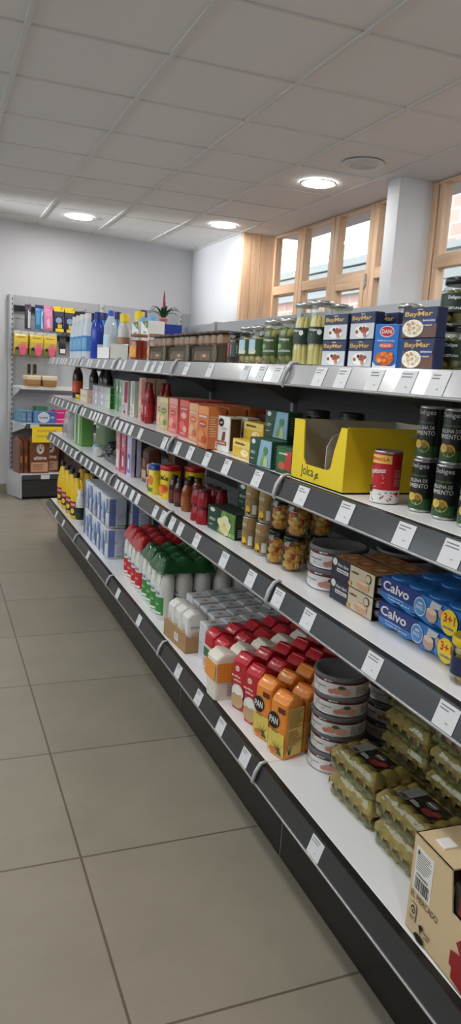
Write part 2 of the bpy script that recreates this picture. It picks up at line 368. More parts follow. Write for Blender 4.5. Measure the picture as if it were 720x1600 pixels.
g2.lathe([(0, -.013), (.09, -.013)], bar_m, 40, cap=False)
Proto('ceiling_speaker', 'speaker', [('rim', g), ('grille', g2)]).put(2.48, 4.314, HC, 0, 'round white grille flush in the ceiling tile above the column, unlit')

# ================================================================ the long shelving run
ZB, Z2, Z3, Z4 = .315, .832, 1.1145, 1.397
XF = .835; XB = 1.33; PG = .9533; Y0 = 1.719
shelf_m = mat('white_shelf_steel', (238, 239, 241), .32, var=.012); panel_m = mat('grey_back_panel', (70, 69, 71), .6, var=.03); top_panel = mat('light_grey_panel', (176, 177, 180), .55, var=.02)
plinth_m = mat('dark_plinth', (24, 21, 19), .25, spec=.22, var=.06, scale=15); rail_m = mat('smoked_price_rail', (42, 43, 45), .32, var=.08, coat=.3, spec=.5, stretch=(1, .3, 30)); rail_sheen = mat('price_rail_painted_sheen', (150, 151, 153), .28, .35, var=.05, coat=.4, stretch=(1, .3, 30))  # top shelf rail: same dark plastic, its reflection painted in as a paler colour
bead_m = mat('silver_bead', (170, 170, 170), .3, .6); tag_m = mat('price_paper', (214, 215, 217), .6, var=.02); ink = C(120, 120, 125, .7); clip_m = mat('clear_rail_clip', (190, 192, 195), .2, coat=.6)
TAGS = {4: [1.544, 1.44, 1.31, 1.2, 1.105, 1.772, 1.875, 1.985, 2.281, 2.523, 2.848, 2.95], 3: [1.584, 1.375, 1.156, 1.014, 2.749, 2.579, 2.433, 2.264, 2.086, 1.854],
        2: [1.669, 1.501, 1.215, .977, 2.829, 2.721, 2.665, 2.60, 2.50, 2.319, 2.06, 1.85], 1: [5.367, 5.053, 4.165, 3.638, 3.409, 3.008, 2.44, 2.212, 1.999, 1.803, 1.37]}
rr = random.Random(3)
for k in (4, 3, 2):
    y = 2.95
    while y < 5.75:
        y += rr.choice((.085, .10, .13, .16, .2))
        if y < 5.8: TAGS[k].append(y)
bounds = [Y0 - PG, Y0, Y0 + PG, Y0 + 2 * PG, Y0 + 3 * PG, 5.873]
unit_lab = ['nearest bay of the long shelving run, with egg boxes on its base shelf', 'second bay of the shelving run, with red flour bags on its base shelf', 'third bay of the shelving run, with green capped milk on its base shelf',
            'fourth bay of the shelving run, with film wrapped packs on its base shelf', 'far end bay of the shelving run, with yellow bleach on its base shelf']
def rail_profile(z): return [(XF, z), (XF - .004, z), (XF - .022, z - .048), (XF - .018, z - .05)]
for i in range(5):
    a, b = bounds[i], bounds[i + 1]; ym = (a + b) / 2
    t = thing('shelving_bay', unit_lab[i], 'shelf unit', (0, 0, 0), 0, 'bays of the long shelving run')
    g = G(); g.box(XB, XB + .03, a, b, .05, Z4 + .01, panel_m)
    for k in range(1, 5): g.box(XB - .002, XB, a, b, .2 + k * .27, .203 + k * .27, BLACK)
    g.build('back_panel', t)
    if i < 4: G().box(XB - .002, XB + .03, a + .002, b - .002, Z4 + .01, 1.607, top_panel, .003).build('top_panel', t)
    g = G(); g.box(XB - .012, XB + .04, a + .001, a + .028, 0, 1.612 if i < 4 else Z4 + .01, top_panel).build('upright', t)
    g = G(); g.box(.912, .93, a + .002, b - .002, .012, .262, plinth_m, .002); g.box(.9115, .912, b - .006, b - .002, .012, .262, GREY); g.box(.925, .94, a, b, 0, .015, BLACK); g.build('plinth', t)
    g = G(); g.box(XF + .017, XB, a + .001, b - .001, ZB - .03, ZB - .001, shelf_m, .002).box(XF + .001, XF + .017, a, b, ZB - .03, ZB - .002, BLACK).box(.85, .93, a, b, ZB - .055, ZB - .03, BLACK); bs = g.build('base_shelf', t)
    for k, z in ((1, ZB), (2, Z2), (3, Z3), (4, Z4)):
        if k > 1:
            g = G(); g.box(XF + .015, XB, a + .001, b - .001, z - .028, z - .001, shelf_m, .002).box(XF + .001, XF + .015, a, b, z - .028, z - .002, BLACK)
            g.build('shelf', t)
            for yy in (a + .004, b - .007): G().prism([(XB, z - .14), (XB, z - .03), (XF + .06, z - .03), (XF + .1, z - .045), (XB - .12, z - .085)], 1, yy, yy + .003, GREY).build('bracket', t)
        g = G(); g.prism(rail_profile(z - .002), 1, a + .004, b - .004, rail_sheen if k == 4 else rail_m)
        g.tube([(XF - .023, a + .004, z - .051), (XF - .023, b - .004, z - .051)], .0035, bead_m, 6); r_ = g.build('price_rail', t)
        for y in TAGS[k]:
            if not a + .03 < y < b - .03: continue
            w = .028 if k != 4 else .026; g = G()
            zz = z - .002
            def fn(u, v, o, y=y, zz=zz): return (XF - .0045 - .018 * (1 - v) - o, y - u, zz - .048 * (1 - v))
            g.face(fn).rect(-w, w, -.06, .93, tag_m)
            if y < 3: g.lines(-w * .8, w * .5, .62, .86, 2, ink).lines(w * .1, w * .4, .24, .34, 1, C(130, 130, 134))
            g.build('price_tag', r_)
        if i < 4:
            g = G(); c = b - .007; g.tube([(XF + .014, c, z + .003), (XF + .008, c, z + .006), (XF - .006, c, z + .002), (XF - .02, c, z - .02), (XF - .028, c, z - .048), (XF - .022, c, z - .056)], [.003, .004, .006, .006, .006, .004], clip_m, 8); g.build('rail_clip', r_)
    if i == 4:
        g = G(); g.box(XB - .03, XB + .03, b, b + .012, 0, Z4 + .01, top_panel).box(.93, XB, b, b + .012, 0, .27, GREY); g.build('end_panel', t)

#@@PRODUCTS
# ================================================================ kinds of product
RED = C(196, 24, 34); DRED = C(120, 16, 26); YEL = C(240, 206, 26); GRN = C(34, 110, 52); DGRN = C(20, 46, 34); LGRN = C(120, 170, 90); ORG = C(236, 138, 44); BLUE = C(30, 110, 196); NAVY = C(24, 32, 74); LBLUE = C(96, 170, 222); PINK = C(226, 48, 120)
CRM = C(232, 214, 170); BRN = C(104, 62, 36); TAN = C(200, 168, 120); DBLUE = C(20, 52, 150); GOLD = C(200, 160, 70, .3); BEIGE = C(222, 200, 168); OLV = C(120, 118, 52); PURP = C(86, 50, 120); LID = C(26, 26, 28, .25); PAPER = C(232, 231, 226, .7)
def box(name, cat, w, d, h, m, draw=None, b=.0015, side=None, top=None, extra=None):
    parts = [('carton', G().box(-w / 2, w / 2, 0, d, 0, h, m, b))]
    if extra: parts += extra
    for f, fn, pn, A, B in ((draw, F_front(), 'front_print', w, h), (side, F_right(w), 'side_print', d, h), (top, F_top(h), 'top_print', w, d)):
        if f: g = G().face(fn); f(g, A, B); parts.append((pn, g))
    return Proto(name, cat, parts)
def jar(name, D, h, fill, lidm, draw=None, lidh=.012, neck=.80, wl=.9):
    r = D / 2; g = G().lathe([(r * .86, 0), (r * .97, .004), (r, .012), (r, h * .68), (r * .97, h * .76), (r * neck, h - lidh - .004), (r * neck, h - .003)], GLASS, 28)
    ld = G().lathe([(r * neck * 1.02, h - lidh), (r * neck * 1.10, h - lidh + .001), (r * neck * 1.10, h - .002), (r * neck * 1.04, h), (r * neck * .9, h - .001), (0, h - .001)], lidm, 28)
    c = G(); fill(c, r * .93, h * .76); parts = [('glass', g), ('contents', c), ('lid', ld)]
    if draw: l = G(); draw(l, r, h); parts.append(('paper_label', l))
    return Proto(name, 'jar', parts)
def heap(shape, m, n, s, seed=1):
    def f(g, r, h):
        q = random.Random(seed); ms = m if isinstance(m, (list, tuple)) else [m]
        z = s * 1.6
        while z < h - s * .4:
            for k in range(n):
                a = 2 * math.pi * (k + q.random() * .5) / n; rad = r - s * (1.02 if shape == 'ball' else 1.3); c = (rad * math.sin(a), rad * math.cos(a), z + q.uniform(-.25, .25) * s)
                if shape == 'ball': g.ball(c, (s, s, s * q.uniform(.95, 1.25)), q.choice(ms), 8, 5)
                else:
                    b = len(g.v); e = s * .85; g.box(-e, e, -e, e, -e * .8, e * .8, q.choice(ms), s * .25, 1); M = Matrix.Translation(c) @ Matrix.Rotation(q.uniform(0, 3), 4, 'X') @ Matrix.Rotation(q.uniform(0, 3), 4, 'Z')
                    for i in range(b, len(g.v)): g.v[i] = tuple(M @ Vector(g.v[i]))
            z += s * 1.7
        g.lathe([(r * .62, .004), (r * .62, h - s * .5)], ms[0], 14)
    return f
def spears(m, n, tip):
    def f(g, r, h):
        for k in range(n):
            a = 2 * math.pi * k / n; x, y = (r - .0085) * math.sin(a), (r - .0085) * math.cos(a)
            g.tube([(x, y, .004), (x * .98, y * .98, h * .6), (x * .95, y * .95, h * .9), (x * .93, y * .93, h * 1.02)], [.0085, .0085, .0075, .003], m, 8)
        g.lathe([(r * .6, .004), (r * .6, h * .9)], m, 12)
    return f
def can(name, D, h, m, draw, lidm=METAL, band=(.05, .95), cat='can', n=32, clear_lid=False):
    r = D / 2; g = G().lathe([(r * .97, 0), (r, .0015), (r, .004), (r * .985, .005), (r * .985, h - .005), (r, h - .004), (r, h - .0012), (r * .96, h), (r * .94, h - .003), (0, h - .003)], lidm, n)
    l = G(); l.lathe([(r * .992, h * band[0]), (r * .992, h * band[1])], m, n, cap=False); l.face(F_wrap(r * .992)); draw(l, r, h)
    parts = [('tin', g), ('wrapper', l)]
    if clear_lid: parts.append(('plastic_lid', G().lathe([(r * 1.03, h - .008), (r * 1.035, h), (r * 1.02, h + .003), (r * .9, h + .002), (r * .88, h), (0, h)], clear_lid, n)))
    return Proto(name, cat, parts)
def bag(name, w, d, h, m, draw=None, side=None, topm=None, cat='bag', flap=True, seedv=1, ridge='x'):
    q = random.Random(seedv); lv = []; z1 = h * .86
    for k in range(9):
        t = k / 8; s = 1 + .035 * math.sin(t * 3.1) - (.05 if k == 0 else 0); lv.append((z1 * t, w / 2 * s + q.uniform(-.0008, .0008), d / 2 * s + q.uniform(-.0008, .0008), q.uniform(-.001, .001), d / 2 + q.uniform(-.001, .001)))
    lv2 = [lv[-1], (h * .92, w * .49, d * .40, 0, d / 2), (h * .97, w * .46, d * .20, .001, d * .48), (h * .985, w * .44, d * .07, 0, d * .44), (h, w * .42, .003, 0, d * .38)]
    g = G().loft(lv, m, 32, 7); parts = [('bag_body', g)]
    tp = G().loft(lv2, topm or m, 32, 6)
    if flap: tp.box(-w * .42, w * .42, d * .30, d * .36, h * .965, h * .995, topm or m, .003)
    parts.append(('folded_top', tp))
    e = .0022
    if draw: q_ = G().face(lambda u, v, o: (u, -o - e - .0184 * d * math.sin(v / z1 * 3.1), v)); draw(q_, w, h); parts.append(('front_print', q_))
    if side: q_ = G().face(lambda u, v, o: (w / 2 + o + e + .0175 * w * math.sin(v / z1 * 3.1), u, v)); side(q_, d, h); parts.append(('side_print', q_))
    return Proto(name, cat, parts)
def bottle(name, r, h, m, capm, neck=.35, sh=.62, lab=None, labm=None, cat='bottle', capr=None, caph=.022, fillm=None):
    nr = r * neck; g = G().lathe([(r * .9, 0), (r, .006), (r, h * sh), (r * .92, h * (sh + .1)), (r * .62, h * (sh + .22)), (nr, h * .90), (nr, h - .01)], m, 24)
    cr = capr or nr * 1.15; parts = [('bottle_body', g), ('cap', G().lathe([(cr, h - caph), (cr, h - .002), (cr * .9, h), (0, h)], capm, 20))]
    if lab or labm:
        l = G(); l.lathe([(r + .0006, h * .16), (r + .0006, h * .5)], labm or WHITE, 24, cap=False); l.face(F_wrap(r + .0006))
        if lab: lab(l, r, h)
        parts.append(('paper_label', l))
    return Proto(name, cat, parts)
def lab_row(n): return ORD[n]

# ================================================================ top shelf, near end first
g_olive = heap('ball', [C(120, 116, 50, .3), C(96, 92, 40, .3), C(136, 124, 60, .3)], 9, .011)
def lb_deliges(sub, bm):
    def f(l, r, h):
        l.lathe([(r * 1.006, h * .26), (r * 1.006, h * .66)], bm, 28, cap=False); l.face(F_wrap(r * 1.006)); l.text('Deliges', .0, h * .56, h * .09, WHITE).text(sub, 0, h * .34, h * .055, WHITE)
        l.lines(r * .9, r * 1.5, h * .3, h * .6, 5, PAPER).ell(r * .62, h * .42, .005, .005, LGRN)
    return f
P = jar('olive_jar', .079, .092, g_olive, LID, lb_deliges('ACEITUNA', DGRN), .014)
P.put(1.0, 1.30, Z4, 40, 'squat jar of green olives with dark lid, lower one at the right frame edge'); P.put(.998, 1.296, Z4 + .0925, 32, 'squat jar of green olives with dark lid, stacked on the other olive jar')
def baymar(kind):
    def f(g, w, h):
        g.rect(-w / 2 + .002, w / 2 - .002, h * .03, h * .6, C(196, 200, 204) if kind == 0 else C(96, 60, 44))
        g.poly([(-w / 2 + .002 + (w - .004) * k / 24, h * (.6 + (.02 if k % 2 else -.02))) for k in range(25)] + [(w / 2 - .002, h * .97), (-w / 2 + .002, h * .97)], NAVY)
        g.scrib('CONSERVAS', 0, h * .93, h * .045, WHITE, bold=False).text('BayMar', -w * .03, h * .77, h * .2, GOLD, w * .78)
        if kind == 0:
            g.ell(w * .02, h * .3, w * .30, h * .24, PAPER)
            q = random.Random(5)
            for k in range(9): a = q.uniform(-.2, .26) * w; v = h * q.uniform(.16, .44); g.ell(a, v, w * .06, h * .07, q.choice((C(150, 66, 40), C(60, 32, 30), C(196, 120, 84))), 10)
        else:
            g.ell(-w * .16, h * .32, w * .30, h * .29, PAPER); q = random.Random(6)
            for k in range(26): a = q.uniform(0, 6.3); t = q.random() ** .5; g.ell(-w * .16 + math.cos(a) * t * w * .24, h * .34 + math.sin(a) * t * h * .2, w * .045, h * .05, q.choice((C(214, 180, 132), C(190, 146, 92), C(230, 206, 168))), 8); g.lay -= 1
            g.lay += 1; g.rect(w * .1, w * .47, h * .48, h * .62, DBLUE).text('Berberechos', w * .285, h * .57, h * .06, WHITE, w * .33).text('al natural', w * .25, h * .42, h * .06, WHITE, w * .25)
    return f
P = box('seafood_box', 'box', .104, .024, .060, NAVY, baymar(1))
for j, (x, lab) in enumerate(((.90, 'front'), (.93, 'back'))):
    for k in range(2):
        if j == 0: P.put(x, 1.287 + .004 * k, Z4 + .0605 * k, 2 + 4 * k, 'navy cockle box printed with a white bowl, %s in the pair beside the blue box' % ('lower' if k == 0 else 'upper'), 'navy cockle boxes')
P2 = box('seafood_box', 'box', .100, .024, .061, NAVY, baymar(0))
for i, (x, y, a) in enumerate(((.898, 1.626, 5), (.903, 1.512, 2))):
    for k in range(2): P2.put(x, y, Z4 + .0615 * k, a, 'navy mussel box, %s of the %s pair nearest the %s' % (('lower', 'upper')[k], 'front', ('tall asparagus jars', 'blue orange box')[i]), 'navy mussel boxes')
for i, y in enumerate((1.60, 1.49)):
    for r_ in range(3):
        P2.put(.945 + .029 * r_, y, Z4, 2, 'navy mussel box in the lower layer, %s row behind the front, %s' % (ORD[r_], ('jar side', 'blue box side')[i]), 'navy mussel boxes')
        P2.put(.945 + .029 * r_, y, Z4 + .0615, 3, 'navy mussel box in the upper layer, %s row behind the front, %s' % (ORD[r_], ('jar side', 'blue box side')[i]), 'navy mussel boxes')
def dani(g, w, h):
    g.ell(0, h * .83, w * .30, h * .13, WHITE).ell(0, h * .83, w * .27, h * .11, RED).text('DANI', 0, h * .83, h * .09, WHITE, w * .42).text('Mejillones en salsa', 0, h * .62, h * .045, WHITE, w * .72)
    g.ell(w * .02, h * .51, w * .31, h * .06, C(226, 92, 40)).text('PICANTE', 0, h * .51, h * .05, WHITE, w * .42); g.poly([(-w * .48, 0), (w * .48, 0), (w * .48, h * .1), (w * .34, h * .05), (-w * .34, h * .05), (-w * .48, h * .14)], WHITE)
    q = random.Random(2); g.ell(0, h * .22, w * .38, h * .16, C(206, 96, 30))
    for k in range(14): g.ell(q.uniform(-.28, .28) * w, h * q.uniform(.12, .33), w * .09, h * .04, q.choice((C(240, 140, 40), C(220, 110, 30), C(246, 170, 70))), 9)
P = box('mussel_tin_box', 'box', .058, .026, .092, BLUE, dani)
P.put(.899, 1.402, Z4, 28, 'upright blue box with red oval and orange mussels, between the navy box pairs'); P.put(.925, 1.418, Z4, 28, 'blue box standing directly behind the upright blue mussel box')
asp = spears(C(222, 204, 130, .3), 11, 0)
def lb_asp(l, r, h):
    l.lathe([(r * 1.006, h * .34), (r * 1.006, h * .60)], DGRN, 28, cap=False); l.face(F_wrap(r * 1.006)); l.text('Deliges', -.006, h * .55, h * .045, WHITE, r * .8).lines(-r * 1.2, -r * .2, h * .37, h * .5, 5, PAPER).ell(r * .4, h * .52, .006, .007, WHITE)
P = jar('asparagus_jar', .062, .162, asp, METAL, lb_asp, .012, .92)
P.put(.925, 1.838, Z4, 20, 'tall jar of white asparagus, left one of the front two'); P.put(.925, 1.753, Z4, 35, 'tall jar of white asparagus, right one of the front two, beside the navy boxes')
P.put(1.0, 1.79, Z4, 20, 'tall asparagus jar standing behind the two front asparagus jars')
P.put(1.10, 1.62, Z4, 20, 'tall jar whose silver lid shows behind the navy mussel boxes'); 
def lb_art(l, r, h):
    l.lathe([(r * 1.006, h * .22), (r * 1.006, h * .62)], C(52, 74, 30), 28, cap=False); l.face(F_wrap(r * 1.006)); l.text('Deliges', -.002, h * .54, h * .065, WHITE, r * 1.1).text('ALCACHOFA', 0, h * .30, h * .045, WHITE, r * 1.3)
    l.ell(-r * .5, h * .4, r * .3, h * .06, LGRN)
P = jar('artichoke_jar', .066, .126, heap('ball', [C(150, 150, 84, .3), C(122, 124, 60, .3), C(168, 164, 100, .3)], 8, .013, 3), METAL, lb_art, .013, .88)
for k, (x, y, n) in enumerate(((.925, 1.925, 'beside the asparagus'), (.925, 2.03, 'second from the asparagus'))): P.put(x, y, Z4, 30, 'green labelled artichoke jar with silver lid, ' + n, 'artichoke jars')
P.put(1.0, 1.965, Z4, 20, 'artichoke jar behind the front artichoke jars', 'artichoke jars')
def lb_cham(l, r, h):
    l.lathe([(r * 1.006, h * .24), (r * 1.006, h * .66)], C(60, 84, 44), 28, cap=False); l.face(F_wrap(r * 1.006)); l.rect(-r * .9, r * .2, h * .26, h * .64, C(170, 200, 214), 6).ell(-r * .5, h * .34, r * .34, h * .07, CRM).ell(r * .0, h * .32, r * .3, h * .06, CRM)
P = jar('mushroom_jar', .064, .112, heap('ball', [C(206, 190, 140, .3), C(182, 164, 112, .3)], 8, .012, 4), METAL, lb_cham, .011, .88)
for k, (y, n) in enumerate(((2.125, 'beside the artichoke jars'), (2.205, 'beside the red jar'))): P.put(.92, y, Z4, 30, 'pale mushroom jar with blue and green label, ' + n, 'mushroom jars')
def lb_beet(l, r, h):
    l.lathe([(r * 1.006, h * .2), (r * 1.006, h * .66)], C(44, 62, 46), 28, cap=False); l.face(F_wrap(r * 1.006)); l.rect(-r * 1.3, -r * .3, h * .22, h * .64, C(190, 40, 70), 6).lines(-r * .1, r * .9, h * .26, h * .58, 6, PAPER)
P = jar('beetroot_jar', .078, .100, heap('ball', [C(90, 14, 24, .3), C(70, 10, 20, .3)], 8, .014, 5), LID, lb_beet, .011, .92)
P.put(.93, 2.31, Z4, 25, 'dark red beetroot jar with black lid, beside the brown pate trays'); P.put(1.06, 2.36, Z4, 25, 'second dark lidded jar just behind the beetroot jar')
# brown display trays of small pate jars
pate_m = C(120, 84, 60, .35); tray_m = mat('olive_brown_card', (74, 66, 50), .8, var=.05)
def pate_tray(w):
    g = G(); h = .062; d = .2
    g.box(-w / 2, w / 2, 0, .003, 0, h * .78, tray_m).box(-w / 2, w / 2, d - .003, d, 0, h, tray_m).box(-w / 2, -w / 2 + .003, 0, d, 0, h, tray_m).box(w / 2 - .003, w / 2, 0, d, 0, h, tray_m).box(-w / 2, w / 2, 0, d, 0, .003, tray_m).box(-w / 2 + .003, w / 2 - .003, .004, d - .004, .045, .0555, tray_m)
    g.prism([(-w * .46, 0), (w * .44, 0), (w * .44, 0)][:0] + [(-w / 2, h * .3), (-w / 2 + .03, h * .78), (-w / 2, h * .78)], 1, -.001, .002, tray_m)
    p = G().face(F_front()); p.rect(-w * .36, w * .22, h * .12, h * .62, C(96, 78, 56)); p.scrib('PATE', w * .02, h * .37, h * .22, BEIGE, w * .3)
    for s in (-.24, .0, .22): p.ell(w * s - .03, h * .3, .014, h * .22, C(130, 88, 66))
    p.ell(w * .40, h * .5, w * .075, h * .46, C(120, 112, 92)).ell(w * .40, h * .5, w * .06, h * .38, C(86, 80, 60))
    return Proto('display_tray', 'tray', [('cardboard_tray', g), ('print', p)])
PT = pate_tray(.27)
def lb_pate(l, r, h): l.lathe([(r * 1.006, h * .2), (r * 1.006, h * .62)], C(150, 118, 92), 24, cap=False)
PJ = jar('pate_jar', .060, .052, lambda g, r, h: g.lathe([(r, .002), (r, h)], pate_m, 20), C(84, 66, 50, .3), lb_pate, .009, .96)
for i, (y, n) in enumerate(((2.555, 'nearest the beetroot jar'), (2.852, 'in the middle'), (3.16, 'nearest the honey jar'))):
    PT.put(.895, y, Z4, 0, 'olive brown display tray of pate jars, ' + n, 'pate display trays')
    for a in range(4):
        for b in range(2):
            PJ.put(.935 + .07 * b, y + .098 - .066 * a, Z4 + .0565, 20, 'small brown pate jar, %s row, %s from far end, tray %s' % (('front', 'back')[b], ORD[a], n), 'pate jars on the trays')
def lb_honey(l, r, h): l.face(F_wrap(r * 1.004)); l.rect(-r * .85, r * .4, h * .12, h * .55, C(228, 150, 50), 8).ell(-r * .2, h * .34, r * .4, h * .13, C(250, 214, 120)).lines(-r * .6, r * .2, h * .15, h * .2, 1, BRN)
P = jar('honey_jar', .088, .125, lambda g, r, h: g.lathe([(r, .003), (r, h)], C(150, 44, 12, .2), 24), C(150, 96, 60), lb_honey, .014, .86)
P.put(.94, 3.65, Z4, 35, 'red amber honey jar with orange label, at the front before the white cartons'); P.put(.99, 3.50, Z4, 30, 'amber honey jar half hidden behind the front honey jar')
P.put(1.15, 3.35, Z4, 30, 'amber honey jar behind the tray nearest the honey')
def carton_g(g, w, h):
    g.poly([(-w * .4, h), (w * .5, h), (w * .5, h * .8), (w * .2, h * .84)], C(110, 130, 70)).ell(w * .2, h * .9, w * .1, h * .045, C(190, 200, 150)).scrib('ECO', w * .1, h * .72, h * .05, C(90, 130, 150), w * .4).lines(-w * .1, w * .4, h * .58, h * .68, 3, GREY).lines(-w * .4, -w * .15, h * .15, h * .6, 9, C(176, 150, 130)).ell(w * .25, h * .34, w * .1, h * .04, BLACK)
P = box('drink_carton', 'carton', .14, .09, .205, PAPER, carton_g, .003, extra=[('cap', G().lathe([(.02, .203), (.02, .228), (.017, .232), (0, .232)], LBLUE, 16, cy=.045))])
P.put(1.02, 4.065, Z4, 0, 'white carton with green corner and blue cap, left of the two cartons'); P.put(1.03, 3.905, Z4, 0, 'white carton with green corner and blue cap, right of the two, by the blue pack')
P = box('coffee_filter_pack', 'box', .22, .10, .115, DBLUE, lambda g, w, h: g.rect(-w / 2, w / 2, h * .8, h, PAPER).poly([(-w * .2, h * .2), (-w * .05, h * .75), (w * .02, h * .7), (-w * .12, h * .15)], LBLUE).poly([(w * .1, h * .2), (w * .22, h * .6), (w * .3, h * .5)], PAPER))
P.put(1.14, 4.03, Z4 + .0848, 0, 'blue and white pack standing under the potted plant'); Q = box('plain_carton', 'box', .24, .14, .084, PAPER); Q.put(1.135, 4.03, Z4, 0, 'plain white carton carrying the blue pack under the plant')
# bromeliad in a pink pot
pot = G().lathe([(.028, 0), (.034, .045), (.040, .05), (.040, .062), (.035, .062), (.033, .054), (0, .054)], C(214, 140, 118), 24)
leaf = G(); ql = random.Random(11)
for k in range(15):
    a = 6.28 * k / 15 + ql.uniform(-.2, .2); L_ = ql.uniform(.10, .155); hgt = ql.uniform(.03, .10); pts = []; n = 7
    for t in range(n): u = t / (n - 1); pts.append((u * L_ * math.cos(a), u * L_ * math.sin(a), .055 + hgt * math.sin(u * 2.3) , (.014 * math.sin(min(1, u * 1.15 + .25) * math.pi) + .0015)))
    vs = []
    for x, y, z, w in pts: vs += [(x - w * math.sin(a), y + w * math.cos(a), z + .003), (x, y, z), (x + w * math.sin(a), y - w * math.cos(a), z + .003)]
    vs += [(x, y, z - .002) for x, y, z in vs]; m_ = 3 * n
    leaf.add(vs, [(3 * i + j, 3 * i + j + 1, 3 * i + j + 4, 3 * i + j + 3) for i in range(n - 1) for j in (0, 1)] + [(m_ + 3 * i + j, m_ + 3 * i + j + 3, m_ + 3 * i + j + 4, m_ + 3 * i + j + 1) for i in range(n - 1) for j in (0, 1)] + [(3 * i, 3 * i + 3, m_ + 3 * i + 3, m_ + 3 * i) for i in range(n - 1)] + [(3 * i + 2, m_ + 3 * i + 2, m_ + 3 * i + 5, 3 * i + 5) for i in range(n - 1)], C(42, 84, 40, .35), True)
spk = G(); REDF = C(150, 22, 34, .4); spk.loft([(.05, .006, .006), (.10, .010, .007), (.17, .018, .009), (.22, .015, .008), (.265, .005, .004), (.275, .001, .001)], REDF, 14, 2.2)
spk.loft([(.09, .006, .005, -.008, 0), (.14, .010, .006, -.018, 0), (.175, .003, .002, -.026, 0)], REDF, 10, 2); spk.tube([(0.01, 0, .06), (.03, 0, .13), (.042, 0, .185)], [.004, .005, .001], C(90, 40, 40), 6)
Proto('potted_bromeliad', 'plant', [('pot', pot), ('leaves', leaf), ('flower_spike', spk)]).put(1.19, 4.11, Z4 + .2005, 0, 'small potted bromeliad with red flower spike, standing on the blue pack').scale = (.66, .66, .68)
# cleaning bottles at the far end of the top shelf
P = Proto('open_box', 'box', [('carton', (lambda g: g.box(-.16, .16, 0, .004, 0, .062, PAPER).box(-.16, .16, .10, .104, 0, .085, PAPER).box(-.16, -.156, 0, .104, 0, .08, PAPER).box(.156, .16, 0, .104, 0, .08, PAPER).box(-.16, .16, 0, .104, 0, .003, PAPER))(G()))])
P.put(.875, 4.18, Z4, 0, 'low white open box with cleaning bottles, beside the dark blue bottle')
CLEAR = film('pale_bottle_plastic', (214, 226, 232), .55, .15)
P = bottle('cleaner_bottle', .037, .262, CLEAR, C(30, 90, 190), .38, .60, lambda l, r, h: l.rect(-r * .8, r * .8, h * .2, h * .46, C(190, 214, 226), 8).lines(-r * .6, r * .5, h * .24, h * .42, 4, DBLUE), C(206, 214, 220), caph=.03)
P.put(.928, 4.25, Z4 + .004, 25, 'clear bottle with blue cap standing in the low white open box')
YB = bottle('floor_cleaner_bottle', .038, .270, film('white_bottle_plastic', (226, 224, 216), .8, .3), YEL, .42, .62, None, C(170, 120, 90), caph=.05, capr=.028)
YB.put(1.06, 4.48, Z4, 20, 'bottle with big yellow cap, left of the clear blue capped bottle'); YB.put(1.075, 4.185, Z4, 20, 'bottle with big yellow cap, right of the clear blue capped bottle')
P = bottle('bleach_bottle', .042, .278, C(24, 60, 170, .25), C(16, 36, 120), .36, .60, None, None, capr=.024, caph=.05)
P.put(.94, 4.66, Z4, 20, 'tall dark blue bottle at the front of the top shelf')
P3 = bottle('softener_bottle', .034, .285, C(206, 214, 222, .3), WHITE, .4, .60, lambda l, r, h: l.rect(-r, r, h * .2, h * .46, C(110, 170, 210), 8).ell(0, h * .34, r * .5, h * .07, WHITE), C(70, 130, 190), capr=.02, caph=.04)
for x, y, n in ((.93, 4.93, 'first left of the dark blue bottle'), (.93, 5.10, 'second left of the dark blue bottle'), (.935, 5.28, 'third left of the dark blue bottle'), (.94, 5.46, 'last at the far end')): P3.put(x, y, Z4, 10, 'pale bottle with white cap and blue label, ' + n, 'pale softener bottles')
P4 = bottle('spray_bottle', .034, .29, C(60, 130, 190, .3), C(20, 40, 110), .4, .58, None, C(200, 216, 226), capr=.021, caph=.045)
for x, y, n in ((1.02, 4.86, 'left behind the dark blue bottle'), (1.02, 5.03, 'behind the second pale bottle'), (1.02, 5.22, 'behind the third pale bottle'), (1.03, 5.40, 'behind the last pale bottle'), (1.06, 4.66, 'right behind the dark blue bottle'), (1.14, 4.35, 'behind the clear bottle')): P4.put(x, y, Z4, 0, 'mid blue bottle with navy cap, ' + n, 'mid blue bottles')
P = box('incense_box', 'box', .09, .07, .30, C(46, 26, 52), lambda g, w, h: g.rect(-w * .3, w * .3, h * .1, h * .3, C(140, 60, 110)))
P.put(1.0, 5.72, Z4, 0, 'tall dark purple box at the far end of the top shelf', 'tall purple boxes'); P.put(1.12, 5.55, Z4, 0, 'tall dark purple box behind the pale bottles at the far end', 'tall purple boxes')
P = bottle('small_cleaner_bottle', .03, .235, C(120, 150, 190, .3), C(30, 60, 130), .45, .66, None, None); P.put(1.10, 4.28, Z4, 0, 'slim bottle with dark cap behind the open white box')

